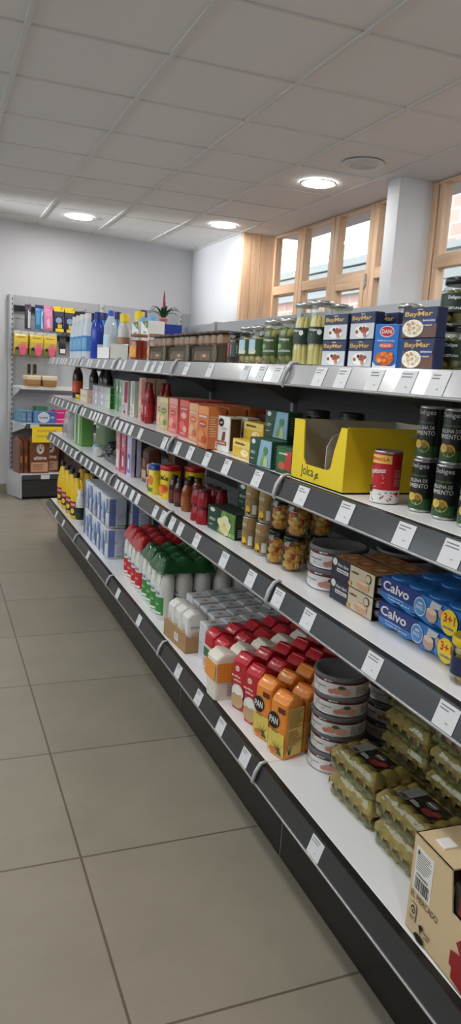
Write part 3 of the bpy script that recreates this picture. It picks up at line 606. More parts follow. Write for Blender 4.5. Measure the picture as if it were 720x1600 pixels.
#@@SHELF3
# ================================================================ third shelf (black cans, juices, tea)
def lb_pim(l, r, h):
    l.text('Deliges', 0, h * .87, h * .115, WHITE, r * 1.75, False); l.text('ACEITUNA VERDE', 0, h * .69, h * .035, LGRN, r * 1.5, False).text('RELLENA DE', 0, h * .60, h * .065, PAPER, r * 1.7, False).text('PIMIENTO', 0, h * .50, h * .08, PAPER, r * 1.85, False)
    l.rect(-r * 1.3, r * 1.3, h * .06, h * .26, C(40, 80, 40), 10)
    l.ell(r * .1, h * .25, r * .50, h * .115, C(196, 160, 60)).ell(r * .22, h * .27, r * .22, h * .055, C(150, 116, 40)).ell(-r * .35, h * .29, r * .34, h * .08, C(210, 176, 80)); l.rect(r * 1.5, r * 2.1, h * .1, h * .24, PAPER, 4)
P = can('olive_can', .0485, .106, C(22, 30, 28, .35), lb_pim, METAL)
for i, (y, n) in enumerate(((1.256, 'left'), (1.178, 'middle'), (1.100, 'right'))):
    P.put(.925, y, Z3, 24 + 3 * i, 'tall black green-olive can, %s one of the lower front row' % n, 'black olive cans'); 
    if i < 2: P.put(.926, y - .004, Z3 + .1065, 22 + 3 * i, 'tall black green-olive can, %s one of the upper row' % n, 'black olive cans')
    else: P.put(.926, y, Z3 + .1065, 36, 'tall black green-olive can at the right frame edge of the upper row', 'black olive cans')
    P.put(.985, y, Z3, 28, 'black olive can in the second row, behind the %s front can' % n, 'black olive cans')
def lb_red(l, r, h):
    l.rect(-r * 1.5, r * 1.9, h * .02, h * .26, PAPER, 16); q = random.Random(3)
    for k in range(22): l.ell(q.uniform(-1.4, 1.8) * r, h * q.uniform(.05, .23), r * .07, h * .012, q.choice((RED, C(60, 50, 60))), 8); l.lay -= 1
    l.lay += 1
    l.rect(-r * 1.1, r * .75, h * .76, h * .92, C(240, 190, 90), 10).text('ESPANOLA', -r * .2, h * .84, h * .065, RED, r * 1.55).text('Aceitunas', -r * .3, h * .62, h * .10, WHITE, r * 1.4, True, 6, .2).lines(-r * .8, r * .3, h * .46, h * .56, 3, C(240, 200, 190))
    l.ell(-r * .75, h * .27, r * .24, h * .07, C(60, 30, 24)).poly([(-r * .5, h * .30), (r * .35, h * .42), (r * .36, h * .41), (-r * .48, h * .285)], C(240, 180, 80)); l.lines(r * 1.0, r * 1.75, h * .34, h * .66, 12, C(230, 150, 150)).ell(r * 1.3, h * .2, r * .2, h * .03, RED)
can('olive_tin', .0605, .112, C(186, 20, 34), lb_red, METAL).put(.90, 1.352, Z3, 30, 'red can with white patterned foot, standing alone in front of the yellow tray')
# yellow shelf-ready tray, front lip torn out
YCARD = C(236, 208, 24, .55); INNER = mat('grey_inside_card', (196, 190, 184), .85, var=.04)
tw, td, th = .262, .30, .150; g = G()
U = [(-tw / 2, 0), (tw / 2, 0), (tw / 2, th * .98), (tw / 2 - .026, th * .98), (tw / 2 - .05, th * .62), (tw / 2 - .062, .050), (tw / 2 - .076, .043), (-tw / 2 + .075, .043), (-tw / 2 + .062, .056), (-tw / 2 + .056, th * .80), (-tw / 2 + .054, th), (-tw / 2, th)]
g.prism(U[0:1] + U[1:6] + [U[6], U[7], U[8], U[9], U[10], U[11]], 1, 0, .003, YCARD)
g.box(-tw / 2, -tw / 2 + .003, .003, td, 0, th, YCARD).box(tw / 2 - .003, tw / 2, .003, td, 0, th, YCARD).box(-tw / 2, tw / 2, td - .003, td, 0, th, YCARD).box(-tw / 2, tw / 2, 0, td, 0, .003, YCARD)
gi = G(); gi.box(-tw / 2 + .0032, -tw / 2 + .0045, .004, td - .004, .003, th - .001, INNER).box(tw / 2 - .0045, tw / 2 - .0032, .004, td - .004, .003, th - .001, INNER).box(-tw / 2 + .005, tw / 2 - .005, td - .0045, td - .0035, .003, th - .001, INNER)
gi.prism([(.03, .003), (.20, .003), (.20, th * .86), (.08, th * .88), (.045, th * .78), (.03, th * .6)], 0, -.012, -.009, INNER)
p = G().face(F_front()); p.text('Jolca', -tw * .17, .025, .031, C(50, 46, 30), None, False).tube([(-.006, -.001, .010), (.004, -.001, .022), (.010, -.001, .030)], .0006, C(50, 46, 30), 5)
for u, v in ((.002, .016), (.008, .019), (.004, .026), (.011, .026), (.013, .020), (.000, .022)): p.ell(u, v, .0035, .0016, C(50, 46, 30), 8)
p2 = p; p = G().face(F_right(tw)); p.text('Jolca', td * .80, th * .55, .055, C(110, 96, 20), None, False); p.ell(td * .6, th * .9, .012, .004, INNER)
Proto('display_tray', 'tray', [('cardboard_tray', g), ('inside_lining', gi), ('front_print', p2), ('side_print', p)]).put(.852, 1.580, Z3, 0, 'empty bright yellow cardboard display tray with torn open front')
def veg(dark, light):
    def f(g, w, h):
        g.rect(-w / 2 + .002, -w * .12, .002, h - .002, dark).poly([(-w * .12, .002), (w / 2 - .002, .002), (w / 2 - .002, h - .002), (w * .02, h - .002)], light)
        g.ell(-w * .32, h * .86, w * .09, h * .09, WHITE, 14).lines(-w * .42, -w * .2, h * .40, h * .52, 3, PAPER).lines(-w * .42, -w * .26, h * .2, h * .26, 1, PAPER)
        g.poly([(w * .02, h * .1), (w * .16, h * .55), (w * .24, h * .5), (w * .14, h * .08)], LGRN).poly([(w * .16, h * .06), (w * .22, h * .42), (w * .36, h * .36), (w * .36, h * .05)], C(190, 206, 150)).ell(w * .25, h * .62, w * .09, h * .14, C(90, 140, 70))
    return f
P = box('frozen_veg_box', 'box', .078, .085, .070, C(40, 80, 52), lambda g, w, h: g.rect(-w * .4, w * .1, h * .1, h * .9, GRN).rect(w * .1, w * .45, h * .15, h * .85, C(196, 50, 46)).scrib('Mezcla', -w * .05, h * .75, h * .1, WHITE, w * .5).ell(-w * .1, h * .3, w * .2, h * .15, C(210, 90, 50)),
        side=lambda g, w, h: g.rect(.003, w - .003, .003, h - .003, C(150, 200, 220)).ell(w * .5, h * .35, w * .32, h * .24, C(110, 160, 70)).ell(w * .4, h * .55, w * .14, h * .2, C(150, 190, 90)).rect(w * .8, w * .95, h * .1, h * .4, PAPER))
P.put(.855, 1.765, Z3, 8, 'small vegetable box with red stripe and leafy blue side, left of the yellow tray')
P.put(.945, 1.79, Z3, 8, 'vegetable box right behind the small one, left of the yellow tray'); P.put(.95, 1.785, Z3 + .071, 8, 'dark vegetable box on the upper layer, left of the yellow tray')
P = box('green_bean_box', 'box', .142, .045, .077, C(30, 76, 54), veg(C(24, 74, 50), C(140, 180, 206)), side=lambda g, w, h: g.lines(w * .15, w * .85, h * .15, h * .85, 8, C(120, 130, 120)))
P.put(.848, 1.905, Z3, 2, 'dark green bean box with blue picture, lower at the shelf edge', 'green bean boxes'); P.put(.90, 1.925, Z3 + .078, 2, 'dark green bean box with blue picture, upper one set back', 'green bean boxes'); P.put(.90, 1.92, Z3, 2, 'green bean box under the upper set back bean box', 'green bean boxes')
P = can('ribbed_can', .066, .082, C(26, 28, 30, .3), lambda l, r, h: [l.rect(-r * 1.2, r * 1.2, h * z, h * (z + .03), GREY, 8) for z in (.2, .35, .5, .65, .8)], BLACK)
for x, y, z, n in ((1.0, 1.87, Z3, 'lower front'), (1.0, 1.868, Z3 + .0825, 'upper front'), (1.07, 1.80, Z3, 'lower rear'), (1.07, 1.80, Z3 + .0825, 'upper rear')): P.put(x, y, z, 0, 'black ribbed tin behind the green bean boxes, %s one' % n, 'black ribbed tins')
P = box('chamomile_box', 'box', .154, .055, .053, C(226, 188, 62), lambda g, w, h: g.rect(-w * .48, w * .48, h * .55, h * .97, C(240, 214, 110)).ell(w * .15, h * .3, w * .2, h * .2, C(248, 236, 190)).ell(w * .2, h * .33, w * .04, h * .08, YEL).scrib('Manzanilla', -w * .1, h * .78, h * .16, BRN, w * .5, False), side=lambda g, w, h: g.lines(w * .1, w * .8, h * .2, h * .8, 5, BRN))
P.put(.873, 2.10, Z3, 0, 'yellow chamomile box, lower of two at the edge', 'yellow chamomile boxes'); P.put(.915, 2.12, Z3 + .0535, 0, 'yellow chamomile box, upper one set back', 'yellow chamomile boxes'); P.put(.93, 2.11, Z3, 0, 'yellow chamomile box hidden under the upper one', 'yellow chamomile boxes'); P.put(1.0, 2.12, Z3 + .0535, 0, 'yellow chamomile box third back on the upper layer', 'yellow chamomile boxes')
def choco(g, w, h): g.ell(-w * .1, h * .82, w * .2, h * .12, C(30, 26, 26)).scrib('NE', -w * .1, h * .82, h * .08, WHITE, w * .2).lines(-w * .05, w * .4, h * .62, h * .7, 2, GREY).poly([(-w * .02, h * .3), (w * .2, h * .32), (w * .26, h * .58), (w * .04, h * .56)], C(110, 66, 44)).rect(-w * .3, w * .36, h * .18, h * .30, C(170, 90, 56)).scrib('TRUFAS', w * .03, h * .24, h * .05, PAPER, w * .5)
P = box('chocolate_box', 'box', .098, .045, .113, PAPER, choco, side=lambda g, w, h: g.rect(w * .1, w * .9, h * .05, h * .95, C(70, 46, 36)))
P.put(.87, 2.266, Z3, 5, 'white chocolate box with black oval, at the shelf edge'); P.put(.93, 2.262, Z3, 3, 'white and brown chocolate box behind the front chocolate box')
P = box('biscuit_box', 'box', .10, .05, .125, C(84, 50, 36), lambda g, w, h: g.rect(-w * .3, w * .3, h * .3, h * .6, TAN)); P.put(1.0, 2.25, Z3, 0, 'dark brown box behind the chocolate boxes')
def juice(c1, c2, c3, txt):
    def f(g, w, h): g.rect(-w / 2 + .002, w / 2 - .002, h * .82, h * .99, c2).scrib(txt, 0, h * .76, h * .06, WHITE, w * .7).ell(0, h * .58, w * .32, h * .09, c3).scrib('DISFRUTA', 0, h * .58, h * .04, WHITE, w * .5).ell(-w * .1, h * .3, w * .3, h * .13, c2).ell(w * .18, h * .22, w * .22, h * .09, c3).lines(-w * .3, w * .3, h * .06, h * .12, 2, WHITE)
    return f
def js(g, w, h): g.lines(w * .1, w * .5, h * .3, h * .8, 9, BEIGE).rect(w * .45, w * .9, h * .04, h * .2, PAPER).bars(w * .5, w * .85, h * .06, h * .18, BLACK)
for nm, y, x, w, h, c1, c2, c3, t_, lab in (('juice_carton', 2.352, .832, .105, .138, C(206, 116, 60), C(220, 140, 80), C(190, 70, 40), 'NARANJA', 'orange juice carton, front one nearest the chocolate box'), ('juice_carton', 2.58, .875, .10, .136, C(220, 150, 104), C(232, 176, 130), C(206, 110, 60), 'NARANJA', 'pale orange juice carton, second in the front juice row'),
        ('juice_carton', 2.735, .89, .11, .139, C(206, 60, 60), C(220, 104, 96), C(240, 170, 150), 'FRESA', 'red juice carton in the middle of the front juice row'), ('juice_carton', 2.90, .897, .115, .137, C(226, 120, 112), C(236, 160, 150), C(210, 80, 80), 'MELOCOTON', 'pink juice carton left of the red juice carton'), ('juice_carton', 3.06, .905, .12, .133, C(200, 176, 120), C(220, 202, 150), C(110, 150, 70), 'MANZANA', 'cream and green apple juice carton in the front row'), ('juice_carton', 3.24, .94, .10, .128, C(222, 186, 160), C(232, 206, 186), C(200, 90, 90), 'MELOCOTON', 'pale pink juice carton, left end of the row')):
    P = box(nm, 'carton', w, .062, h, c1, juice(c1, c2, c3, t_), .002, js)
    for b in range(3): P.put(x + .07 * b, y, Z3, 0, lab if b == 0 else lab.replace(' front', '').split(',')[0] + ', standing %s behind the first' % ORD[b], 'juice cartons')
P = bottle('ketchup_bottle', .022, .182, C(150, 22, 28, .25), C(120, 16, 22), .4, .6, lambda l, r, h: l.scrib('TOMATE', 0, h * .33, h * .05, WHITE, r * 1.6, True, 90), C(176, 30, 36), capr=.012, caph=.03)
for x, y, n in ((.925, 3.36, 'front right'), (.94, 3.47, 'front left'), (1.01, 3.36, 'rear right'), (1.02, 3.47, 'rear left')): P.put(x, y, Z3, 20, 'dark red sauce bottle, %s of the four' % n, 'dark red sauce bottles')
for y, w, h, c1, c2, n in ((3.58, .115, .200, C(214, 186, 164), C(190, 90, 70), 'tall beige box beside the sauce bottles'), (3.765, .085, .178, C(222, 216, 206), C(150, 180, 150), 'tall white box, second left of the sauce bottles'), (3.925, .13, .175, C(206, 190, 190), C(150, 34, 60), 'tall box with dark red panel, beside the green white boxes')):
    P = box('tall_carton', 'box', w, .05, h, c1, (lambda c2: lambda g, w, h: g.rect(-w * .1, w * .45, h * .35, h * .97, c2).lines(-w * .4, w * .3, h * .15, h * .3, 5, GREY).ell(0, h * .08, w * .2, h * .05, c2))(c2))
    P.put(.945, y, Z3, 0, n); P.put(1.0, y, Z3, 0, n.replace('tall', 'second tall', 1) + ', one row back')
P = box('tea_infusion_box', 'box', .15, .05, .176, C(150, 180, 150), lambda g, w, h: g.rect(-w * .48, -w * .1, .004, h * .98, C(60, 120, 70)).ell(w * .2, h * .7, w * .2, h * .1, PAPER).ell(-w * .3, h * .5, w * .12, h * .08, LGRN).ell(w * .15, h * .3, w * .2, h * .12, C(110, 160, 90)))
P.put(.955, 4.09, Z3, -4, 'pale green infusion box, right of the pair beside the tea boxes', 'pale green infusion boxes'); P.put(.975, 4.26, Z3, -4, 'pale green infusion box, left of the pair beside the tea boxes', 'pale green infusion boxes')
P = box('tea_box', 'box', .165, .075, .040, C(200, 204, 190), lambda g, w, h: g.rect(-w * .48, -w * .2, h * .1, h * .9, C(190, 200, 180)), side=lambda g, w, h: g.rect(.001, w - .001, .001, h - .001, C(24, 110, 40)).ell(w * .55, h * .55, w * .28, h * .24, C(210, 226, 200)).ell(w * .55, h * .55, w * .2, h * .15, C(90, 150, 90)))
for k in range(3):
    for c, x in enumerate((.958, 1.045)): P.put(x, 4.425, Z3 + .0405 * k, 0, 'pale tea box with green end, %s layer of the %s stack' % (('bottom', 'middle', 'top')[k], ('front', 'rear')[c]), 'tea boxes with green ends')
P = box('sachet_box', 'box', .165, .075, .040, C(196, 192, 200), lambda g, w, h: g.rect(-w * .4, w * .4, h * .15, h * .85, C(176, 168, 190)).ell(w * .2, h * .5, w * .12, h * .3, PAPER))
for k in range(3):
    for c, y in enumerate((4.62, 4.80)): P.put(.962, y, Z3 + .0405 * k, 0, 'lilac grey tea box, %s layer, %s stack' % (('bottom', 'middle', 'top')[k], ('right', 'left')[c]), 'lilac grey tea boxes')
P = box('sugar_cube_box', 'box', .25, .07, .041, C(212, 190, 166), lambda g, w, h: g.rect(-w * .4, w * .4, h * .2, h * .8, C(224, 206, 186)))
for k in range(2): P.put(.93, 5.02, Z3 + .0415 * k, 0, 'tan box in the %s layer left of the lilac tea boxes' % ('bottom', 'top')[k], 'tan boxes')
P = box('yellow_tin_box', 'box', .13, .07, .036, YEL, lambda g, w, h: g.rect(-w * .3, w * .3, h * .2, h * .5, NAVY)); P.put(.93, 5.26, Z3, 0, 'small yellow and navy box at the foot of the dark bottles')
P = bottle('cola_bottle', .038, .248, C(56, 30, 24, .2), BLACK, .36, .60, lambda l, r, h: l.rect(-r * 1.2, r * 1.2, h * .17, h * .49, C(206, 84, 40), 10).ell(0, h * .33, r * .5, h * .08, C(230, 150, 90)), C(206, 84, 40), capr=.022, caph=.03)
P.put(.985, 5.56, Z3, 20, 'dark syrup bottle with orange label, last at the far end')
P = bottle('syrup_bottle', .034, .244, C(44, 32, 30, .2), BLACK, .36, .58, None, C(110, 104, 104), capr=.02, caph=.03)
for y, n in ((5.34, 'left'), (5.17, 'middle'), (5.02, 'right')): P.put(1.09 if n != 'left' else 1.06, y, Z3, 0, 'dark bottle with black cap, %s of the three behind the tea boxes' % n, 'dark syrup bottles')

# ================================================================ second shelf (tins, jars)
CB = C(28, 112, 190, .35, coat=.4)
def calvo():
    w, d, h = .272, .075, .054; g = G()
    pts = [(-w / 2, .004)]
    for k in range(4):
        for t in (-.5, -.25, 0, .25, .5): u = -w / 2 + w * (k + .5) / 4 + t * w / 4; pts.append((u, .0045 - .0045 * math.cos(t * 2 * math.pi) * .9 if abs(t) < .5 else .008))
    g.prism(pts + [(w / 2, .004), (w / 2, h), (-w / 2, h)], 1, 0, .002, CB)
    g.prism(pts + [(w / 2, .004), (w / 2, h), (-w / 2, h)], 1, d - .002, d, CB); g.box(-w / 2, w / 2, .002, d - .002, h - .002, h, CB)
    p = G().face(F_front()); N_ = C(18, 46, 120)
    p.poly([(-w / 2, h * .36), (w * .10, h * .36), (w * .03, h), (-w / 2, h)], N_).text('Calvo', -w * .29, h * .68, h * .40, WHITE, w * .36, True, 0, .12).lines(-w * .40, -w * .12, h * .28, h * .38, 1, C(150, 210, 240)).text('Aceite de girasol', -w * .24, h * .2, h * .1, C(200, 230, 245), w * .3)
    p.ell(w * .04, h * .52, w * .075, h * .37, WHITE).ell(w * .04, h * .52, w * .068, h * .33, C(70, 140, 200)).text('ABRE', w * .04, h * .65, h * .1, WHITE, w * .06).text('FACIL', w * .04, h * .48, h * .14, WHITE, w * .09)
    p.ell(w * .19, h * .40, w * .065, h * .26, C(196, 160, 136)).ell(w * .19, h * .56, w * .06, h * .12, C(222, 196, 172)).poly([(w * .16, h * .66), (w * .28, h * .74), (w * .3, h * .96), (w * .18, h * .98)], C(196, 196, 196)).ell(w * .30, h * .66, w * .03, h * .16, C(206, 150, 130))
    p.ell(w * .40, h * .5, w * .095, h * .47, YEL).text('3+1', w * .40, h * .62, h * .34, RED, w * .13).scrib('GRATIS', w * .4, h * .28, h * .1, C(60, 90, 170), w * .12)
    cs = [];
    parts = [('sleeve', g), ('print', p)]
    return parts, (w, d, h)
parts, (w, d, h) = calvo(); P = Proto('tuna_multipack', 'tin pack', parts)
tin = G(); tin.lathe([(.028, .006), (.029, .008), (.029, .046), (.028, .048), (.026, .046), (0, .046)], C(30, 90, 160, .3), 20)
for ix in range(4):
    for iy in range(1):
        o = tin.build('tin', P.root); o.location = (-w / 2 + w * (ix + .5) / 4, d / 2, 0)
# the sleeve top follows the round tins below it
dome = G()
for ix in range(4): dome.lathe([(.030, h - .001), (.030, h + .0025), (.027, h + .0035), (0, h + .003)], CB, 18, -w / 2 + w * (ix + .5) / 4, d / 2)
dome.build('embossed_top', P.root)
for b in range(4):
    for k in range(2):
        P.put(.931 + .079 * b, 1.238 - .004 * b, Z2 + .058 * k, 0, 'blue tuna multipack, %s layer, %s' % (('lower', 'upper')[k], ('front row at the shelf edge', 'second row', 'third row', 'back row')[b]), 'blue tuna multipacks')
def atun(g, w, h):
    g.rect(-w * .05, w / 2 - .001, .001, h - .001, C(206, 190, 160)).ell(-w * .42, h * .78, w * .055, h * .17, WHITE).text('Atun claro', -w * .22, h * .72, h * .16, WHITE, w * .26).rect(-w * .36, -w * .08, h * .38, h * .54, PAPER).scrib('ACEITE DE OLIVA', -w * .22, h * .46, h * .09, NAVY, w * .25).scrib('Natural', w * .07, h * .72, h * .14, BRN, w * .16)
    g.ell(w * .26, h * .28, w * .14, h * .24, C(206, 160, 126)).ell(w * .26, h * .42, w * .14, h * .08, C(226, 190, 160)).ell(w * .37, h * .7, w * .06, h * .2, BLACK).ell(w * .37, h * .7, w * .05, h * .16, C(206, 190, 160)).ell(-w * .02, h * .16, w * .035, h * .1, C(226, 170, 60))
def atun_parts():
    w, d, h = .192, .075, .053; g = G(); g.box(-w / 2, w / 2, 0, .002, 0, h, C(26, 28, 48)).box(-w / 2, w / 2, d - .002, d, 0, h, C(26, 28, 48)).box(-w / 2, w / 2, .002, d - .002, h - .002, h, C(186, 130, 80)); g.box(-w / 2, w / 2, .002, d - .002, 0, .0015, C(26, 28, 48))
    p = G().face(F_front()); atun(p, w, h); p.face(F_top(h)); q = random.Random(9)
    for k in range(3): p.ell(-w * .32 + k * w * .32, d * .5, w * .12, d * .36, C(150, 98, 58)); p.ell(-w * .32 + k * w * .32, d * .5, w * .06, d * .18, C(206, 160, 110))
    return Proto('tuna_pack', 'tin pack', [('sleeve', g), ('print', p)]), w, d, h
P, w, d, h = atun_parts(); tin = G(); tin.lathe([(.029, .003), (.030, .005), (.030, .020), (.029, .022), (0, .022)], METAL, 20)
for ix in range(3):
    for iz in range(2): o = tin.build('tin', P.root); o.location = (-w / 2 + w * (ix + .5) / 3, d / 2, .024 * iz)
for b in range(2):
    for k in range(2): P.put(.921 + .08 * b, 1.484, Z2 + .0535 * k, 1, 'navy and tan tuna three pack, %s layer, %s row' % (('lower', 'upper')[k], ('front', 'back')[b]), 'navy and tan tuna packs')
P_tuna_label = None
def lb_tuna(l, r, h):
    l.rect(-r * 2.4, r * 2.4, h * .70, h * .93, C(96, 24, 34), 28).ell(-r * .2, h * .82, r * .07, h * .07, WHITE).scrib('Atun claro', -r * .02, h * .82, h * .1, WHITE, r * .18).scrib('Atun', -r * .75, h * .6, h * .09, GREY, r * .2, False).text('en aceite de girasol', -r * .55, h * .45, h * .10, BLACK, r * .8).lines(-r * .95, -r * .4, h * .2, h * .34, 2, GREY)
    l.ell(r * .28, h * .36, r * .18, h * .17, C(206, 140, 120)).ell(r * .58, h * .33, r * .18, h * .18, C(216, 158, 138)).ell(r * .06, h * .30, r * .12, h * .12, C(196, 126, 110)).ell(r * .42, h * .56, r * .13, h * .10, C(50, 104, 50)).lines(r * .95, r * 1.55, h * .2, h * .62, 6, GREY)
TUNA = can('large_tuna_tin', .150, .053, C(222, 220, 218, .45), lb_tuna, METAL, (.08, .94), 'can', 44, C(104, 104, 108, .25))
for x, y, z, a, n in ((.985, 1.668, Z2, 28, 'lower one of the front stack'), (.99, 1.672, Z2 + .0545, 34, 'upper one of the front stack'), (1.15, 1.60, Z2, 0, 'lower one of the rear stack'), (1.15, 1.60, Z2 + .0545, 0, 'upper one of the rear stack')): TUNA.put(x, y, z, a, 'large flat tuna tin beside the fruit jars, ' + n, 'large tuna tins on the second shelf')
cube = heap('cube', [C(226, 160, 60, .35), C(236, 186, 90, .35), C(222, 176, 70, .35), C(240, 200, 120, .35), C(200, 80, 60, .35)], 9, .0115, 8)
P = jar('fruit_jar', .064, .098, cube, LID, None, .013, .84)
for i, (x, y, n) in enumerate(((.927, 1.915, 'left'), (.937, 1.83, 'right'))):
    P.put(x, y, Z2, 10, 'jar of cubed orange fruit with black lid, %s of the lower front pair' % n, 'cubed fruit jars')
    P.put(x + .006, y, Z2 + .0985, 50, 'jar of cubed orange fruit with black lid, %s of the upper front pair' % n, 'cubed fruit jars')
    P.put(x + .075, y - .005, Z2, 90, 'cubed fruit jar in the second row, behind the %s lower front jar' % n, 'cubed fruit jars'); P.put(x + .078, y - .005, Z2 + .0985, 70, 'cubed fruit jar in the second row, behind the %s upper front jar' % n, 'cubed fruit jars')
def lb_gold(l, r, h):
    l.rect(-r * 1.6, r * 1.6, h * .05, h * .62, C(150, 128, 84), 14).poly([(-r * .95, h * .82), (r * .35, h * .86), (r * .25, h * .66), (-r * .95, h * .64)], RED).text('Berrio', -r * .3, h * .75, h * .12, WHITE, r * 1.05)
    l.ell(-r * .3, h * .42, r * .5, h * .12, C(196, 150, 70)).ell(-r * .1, h * .22, r * .34, h * .14, C(240, 196, 40)).scrib('Pina', r * .0, h * .14, h * .10, BLACK, r * .5).rect(r * .5, r * .95, h * .1, h * .4, PAPER, 4).ell(-r * .75, h * .4, r * .2, h * .08, C(190, 90, 60))
P = can('fruit_can', .056, .098, C(176, 146, 92, .3), lb_gold, METAL, (.03, .97))
for x, y, n in ((.927, 2.11, 'left'), (.931, 2.015, 'right')):
    P.put(x, y, Z2, 22, 'gold fruit can with red logo, lower %s' % n, 'gold fruit cans'); P.put(x + .005, y, Z2 + .0985, 26, 'gold fruit can with red logo, upper %s' % n, 'gold fruit cans')
def rose(g, w, h):
    veg(C(24, 66, 44), C(120, 160, 70))(g, w, h); g.poly([(-w * .1, h * .2), (w * .2, h * .95), (w * .48, h * .9), (w * .48, h * .2)], C(96, 140, 60))
    q = random.Random(4)
    for k in range(12): a = k * 2.4; t = .05 + k * .012; g.ell(w * .15 + math.cos(a) * w * t * .9, h * .42 + math.sin(a) * h * t * 1.5, w * .11, h * .16, (C(232, 226, 176), C(214, 206, 146), C(240, 236, 200))[k % 3], 14)
    g.ell(w * .15, h * .44, w * .06, h * .09, C(226, 206, 110))
P = box('artichoke_box', 'box', .215, .085, .082, C(28, 46, 36), rose, side=lambda g, w, h: g.rect(.003, w - .003, h * .5, h * .95, C(60, 74, 50)).lines(w * .1, w * .8, h * .1, h * .44, 4, PAPER))
P.put(.898, 2.30, Z2, 5, 'dark green box with pale flower vegetable, lower one at the shelf edge', 'flower vegetable boxes'); P.put(1.0, 2.28, Z2, 3, 'flower vegetable box under the set back one', 'flower vegetable boxes'); P.put(.99, 2.27, Z2 + .083, 3, 'dark green box with pale flower vegetable, upper one set back', 'flower vegetable boxes')
RJ = C(150, 18, 30, .2)
g = G().lathe([(.027, 0), (.0285, .003), (.026, .03), (.0215, .052), (.0225, .053)], RJ, 12, smooth=False); lid = G().lathe([(.023, .052), (.0235, .053), (.0235, .0605), (0, .061)], C(90, 14, 22, .3), 20)
P = Proto('jam_tumbler', 'jar', [('glass', g), ('lid', lid)])
for i, y in enumerate((2.465, 2.53)):
    for k in range(2):
        for b in range(2): P.put(.895 + .06 * b, y, Z2 + .0615 * k, 0, 'small red tapered jam glass, %s %s, %s column' % (('lower', 'upper')[k], ('front', 'back')[b], ('right', 'left')[i]), 'red jam glasses')
P = bottle('honey_bottle', .024, .118, C(150, 78, 30, .2), C(60, 34, 24), .62, .62, lambda l, r, h: l.rect(-r * .6, r * .6, h * .18, h * .48, C(176, 110, 50), 6), C(150, 84, 36), capr=.015, caph=.018)
for k, (x, y) in enumerate(((.91, 2.70), (.965, 2.62), (.97, 2.76))): P.put(x, y, Z2, 0, 'amber syrup bottle, %s' % ('front of three', 'rear right of three', 'rear left of three')[k], 'amber syrup bottles')
P = bottle('dark_syrup_bottle', .022, .112, C(70, 22, 24, .2), C(30, 20, 20), .6, .62, None, C(110, 50, 40), capr=.014, caph=.018)
for k, (x, y) in enumerate(((.91, 2.80), (.91, 2.875), (.97, 2.845))): P.put(x, y, Z2, 0, 'dark red syrup bottle, %s' % ('front one beside the amber bottles', 'front one beside the cocoa tub', 'rear one')[k], 'dark red syrup bottles')
g = G().loft([(0, .038, .034), (.004, .042, .038), (.05, .040, .036), (.115, .042, .038), (.12, .040, .036)], YEL, 28, 2.6)
l = G().face(lambda u, v, o: (u, -.0375 - o + .25 * u * u / .042 * .5, v)); l.text('ColaCao', 0, .088, .020, BLACK, .066).ell(.002, .04, .026, .020, C(226, 96, 40)).ell(-.016, .036, .010, .013, C(240, 150, 50)).ell(.018, .045, .010, .012, C(200, 60, 40)).lines(-.03, .02, .008, .016, 1, RED)
P = Proto('cocoa_tub', 'tub', [('tub_body', g), ('print', l), ('lid', G().loft([(.118, .042, .038), (.121, .044, .040), (.134, .044, .040), (.138, .040, .036)], C(190, 24, 34), 28, 2.6))])
P.put(.925, 2.985, Z2, 18, 'yellow cocoa tub with red lid and black lettering'); P.put(1.02, 2.95, Z2, 10, 'yellow cocoa tub behind the lettered front tub')
g = G().loft([(0, .028, .026), (.004, .030, .028), (.1, .030, .028), (.106, .028, .026)], C(236, 210, 60), 24, 3); l = G().face(F_front(-.0285)); l.ell(.004, .06, .016, .022, C(226, 120, 60)).rect(-.018, .018, .010, .026, C(70, 140, 60))
P = Proto('cereal_tub', 'tub', [('tub_body', g), ('print', l), ('lid', G().loft([(.104, .031, .029), (.121, .031, .029), (.123, .028, .026)], C(34, 60, 160), 24, 3))])
P.put(.895, 3.10, Z2, 15, 'slim yellow tub with blue lid left of the cocoa tub')
P = bag('snack_bag', .09, .07, .055, C(196, 190, 184), lambda g, w, h: g.rect(-w * .1, w * .45, h * .06, h * .8, C(140, 22, 32)))
P.put(.895, 3.22, Z2, 0, 'small red and white bag, lower of two left of the yellow tubs', 'red and white bags'); P.put(.90, 3.23, Z2 + .0555, 0, 'small red and white bag, upper of two left of the yellow tubs', 'red and white bags')
P = bag('ground_coffee_bag', .10, .07, .165, C(86, 54, 36), lambda g, w, h: g.rect(-w * .4, w * .4, h * .1, h * .35, C(196, 160, 120)).ell(0, h * .55, w * .3, h * .12, C(150, 90, 50)))
P.put(.93, 3.42, Z2, 0, 'brown bag with tan label, beside the pink cards'); P.put(1.02, 3.30, Z2, 0, 'brown bag behind the red and white bags')
for x, y, c1, c2, n in ((.888, 3.80, C(206, 120, 134), C(236, 200, 206), 'pink blister card, left one'), (.892, 3.70, C(196, 110, 130), C(170, 20, 50), 'pink blister card, middle one'), (.898, 3.60, C(196, 190, 216), C(120, 110, 170), 'lilac white blister card, right of the pink cards')):
    P = box('blister_pack', 'pack', .085, .02, .200, c1, (lambda c2: lambda g, w, h: g.rect(-w * .35, w * .35, h * .08, h * .55, c2).lines(-w * .3, w * .3, h * .66, h * .9, 5, PAPER).ell(0, h * .3, w * .2, h * .15, WHITE))(c2))
    P.put(x, y, Z2, 0, n)
    P.put(x + .03, y, Z2, 0, n.replace(' one', ' card') + ', the one behind it')
g = G(); qk = random.Random(8)
for k in range(7): g.ball((-.13 + .043 * k, .06 + qk.uniform(-.015, .015), .05 + qk.uniform(-.01, .015)), (.032, .055, .045), C(30, 30, 34, .3), 10, 6)
g.box(-.15, .15, .005, .11, 0, .05, C(24, 24, 26, .25), .008); l = G().face(F_front(.005)); l.lines(-.12, .1, .012, .04, 3, GREY); 
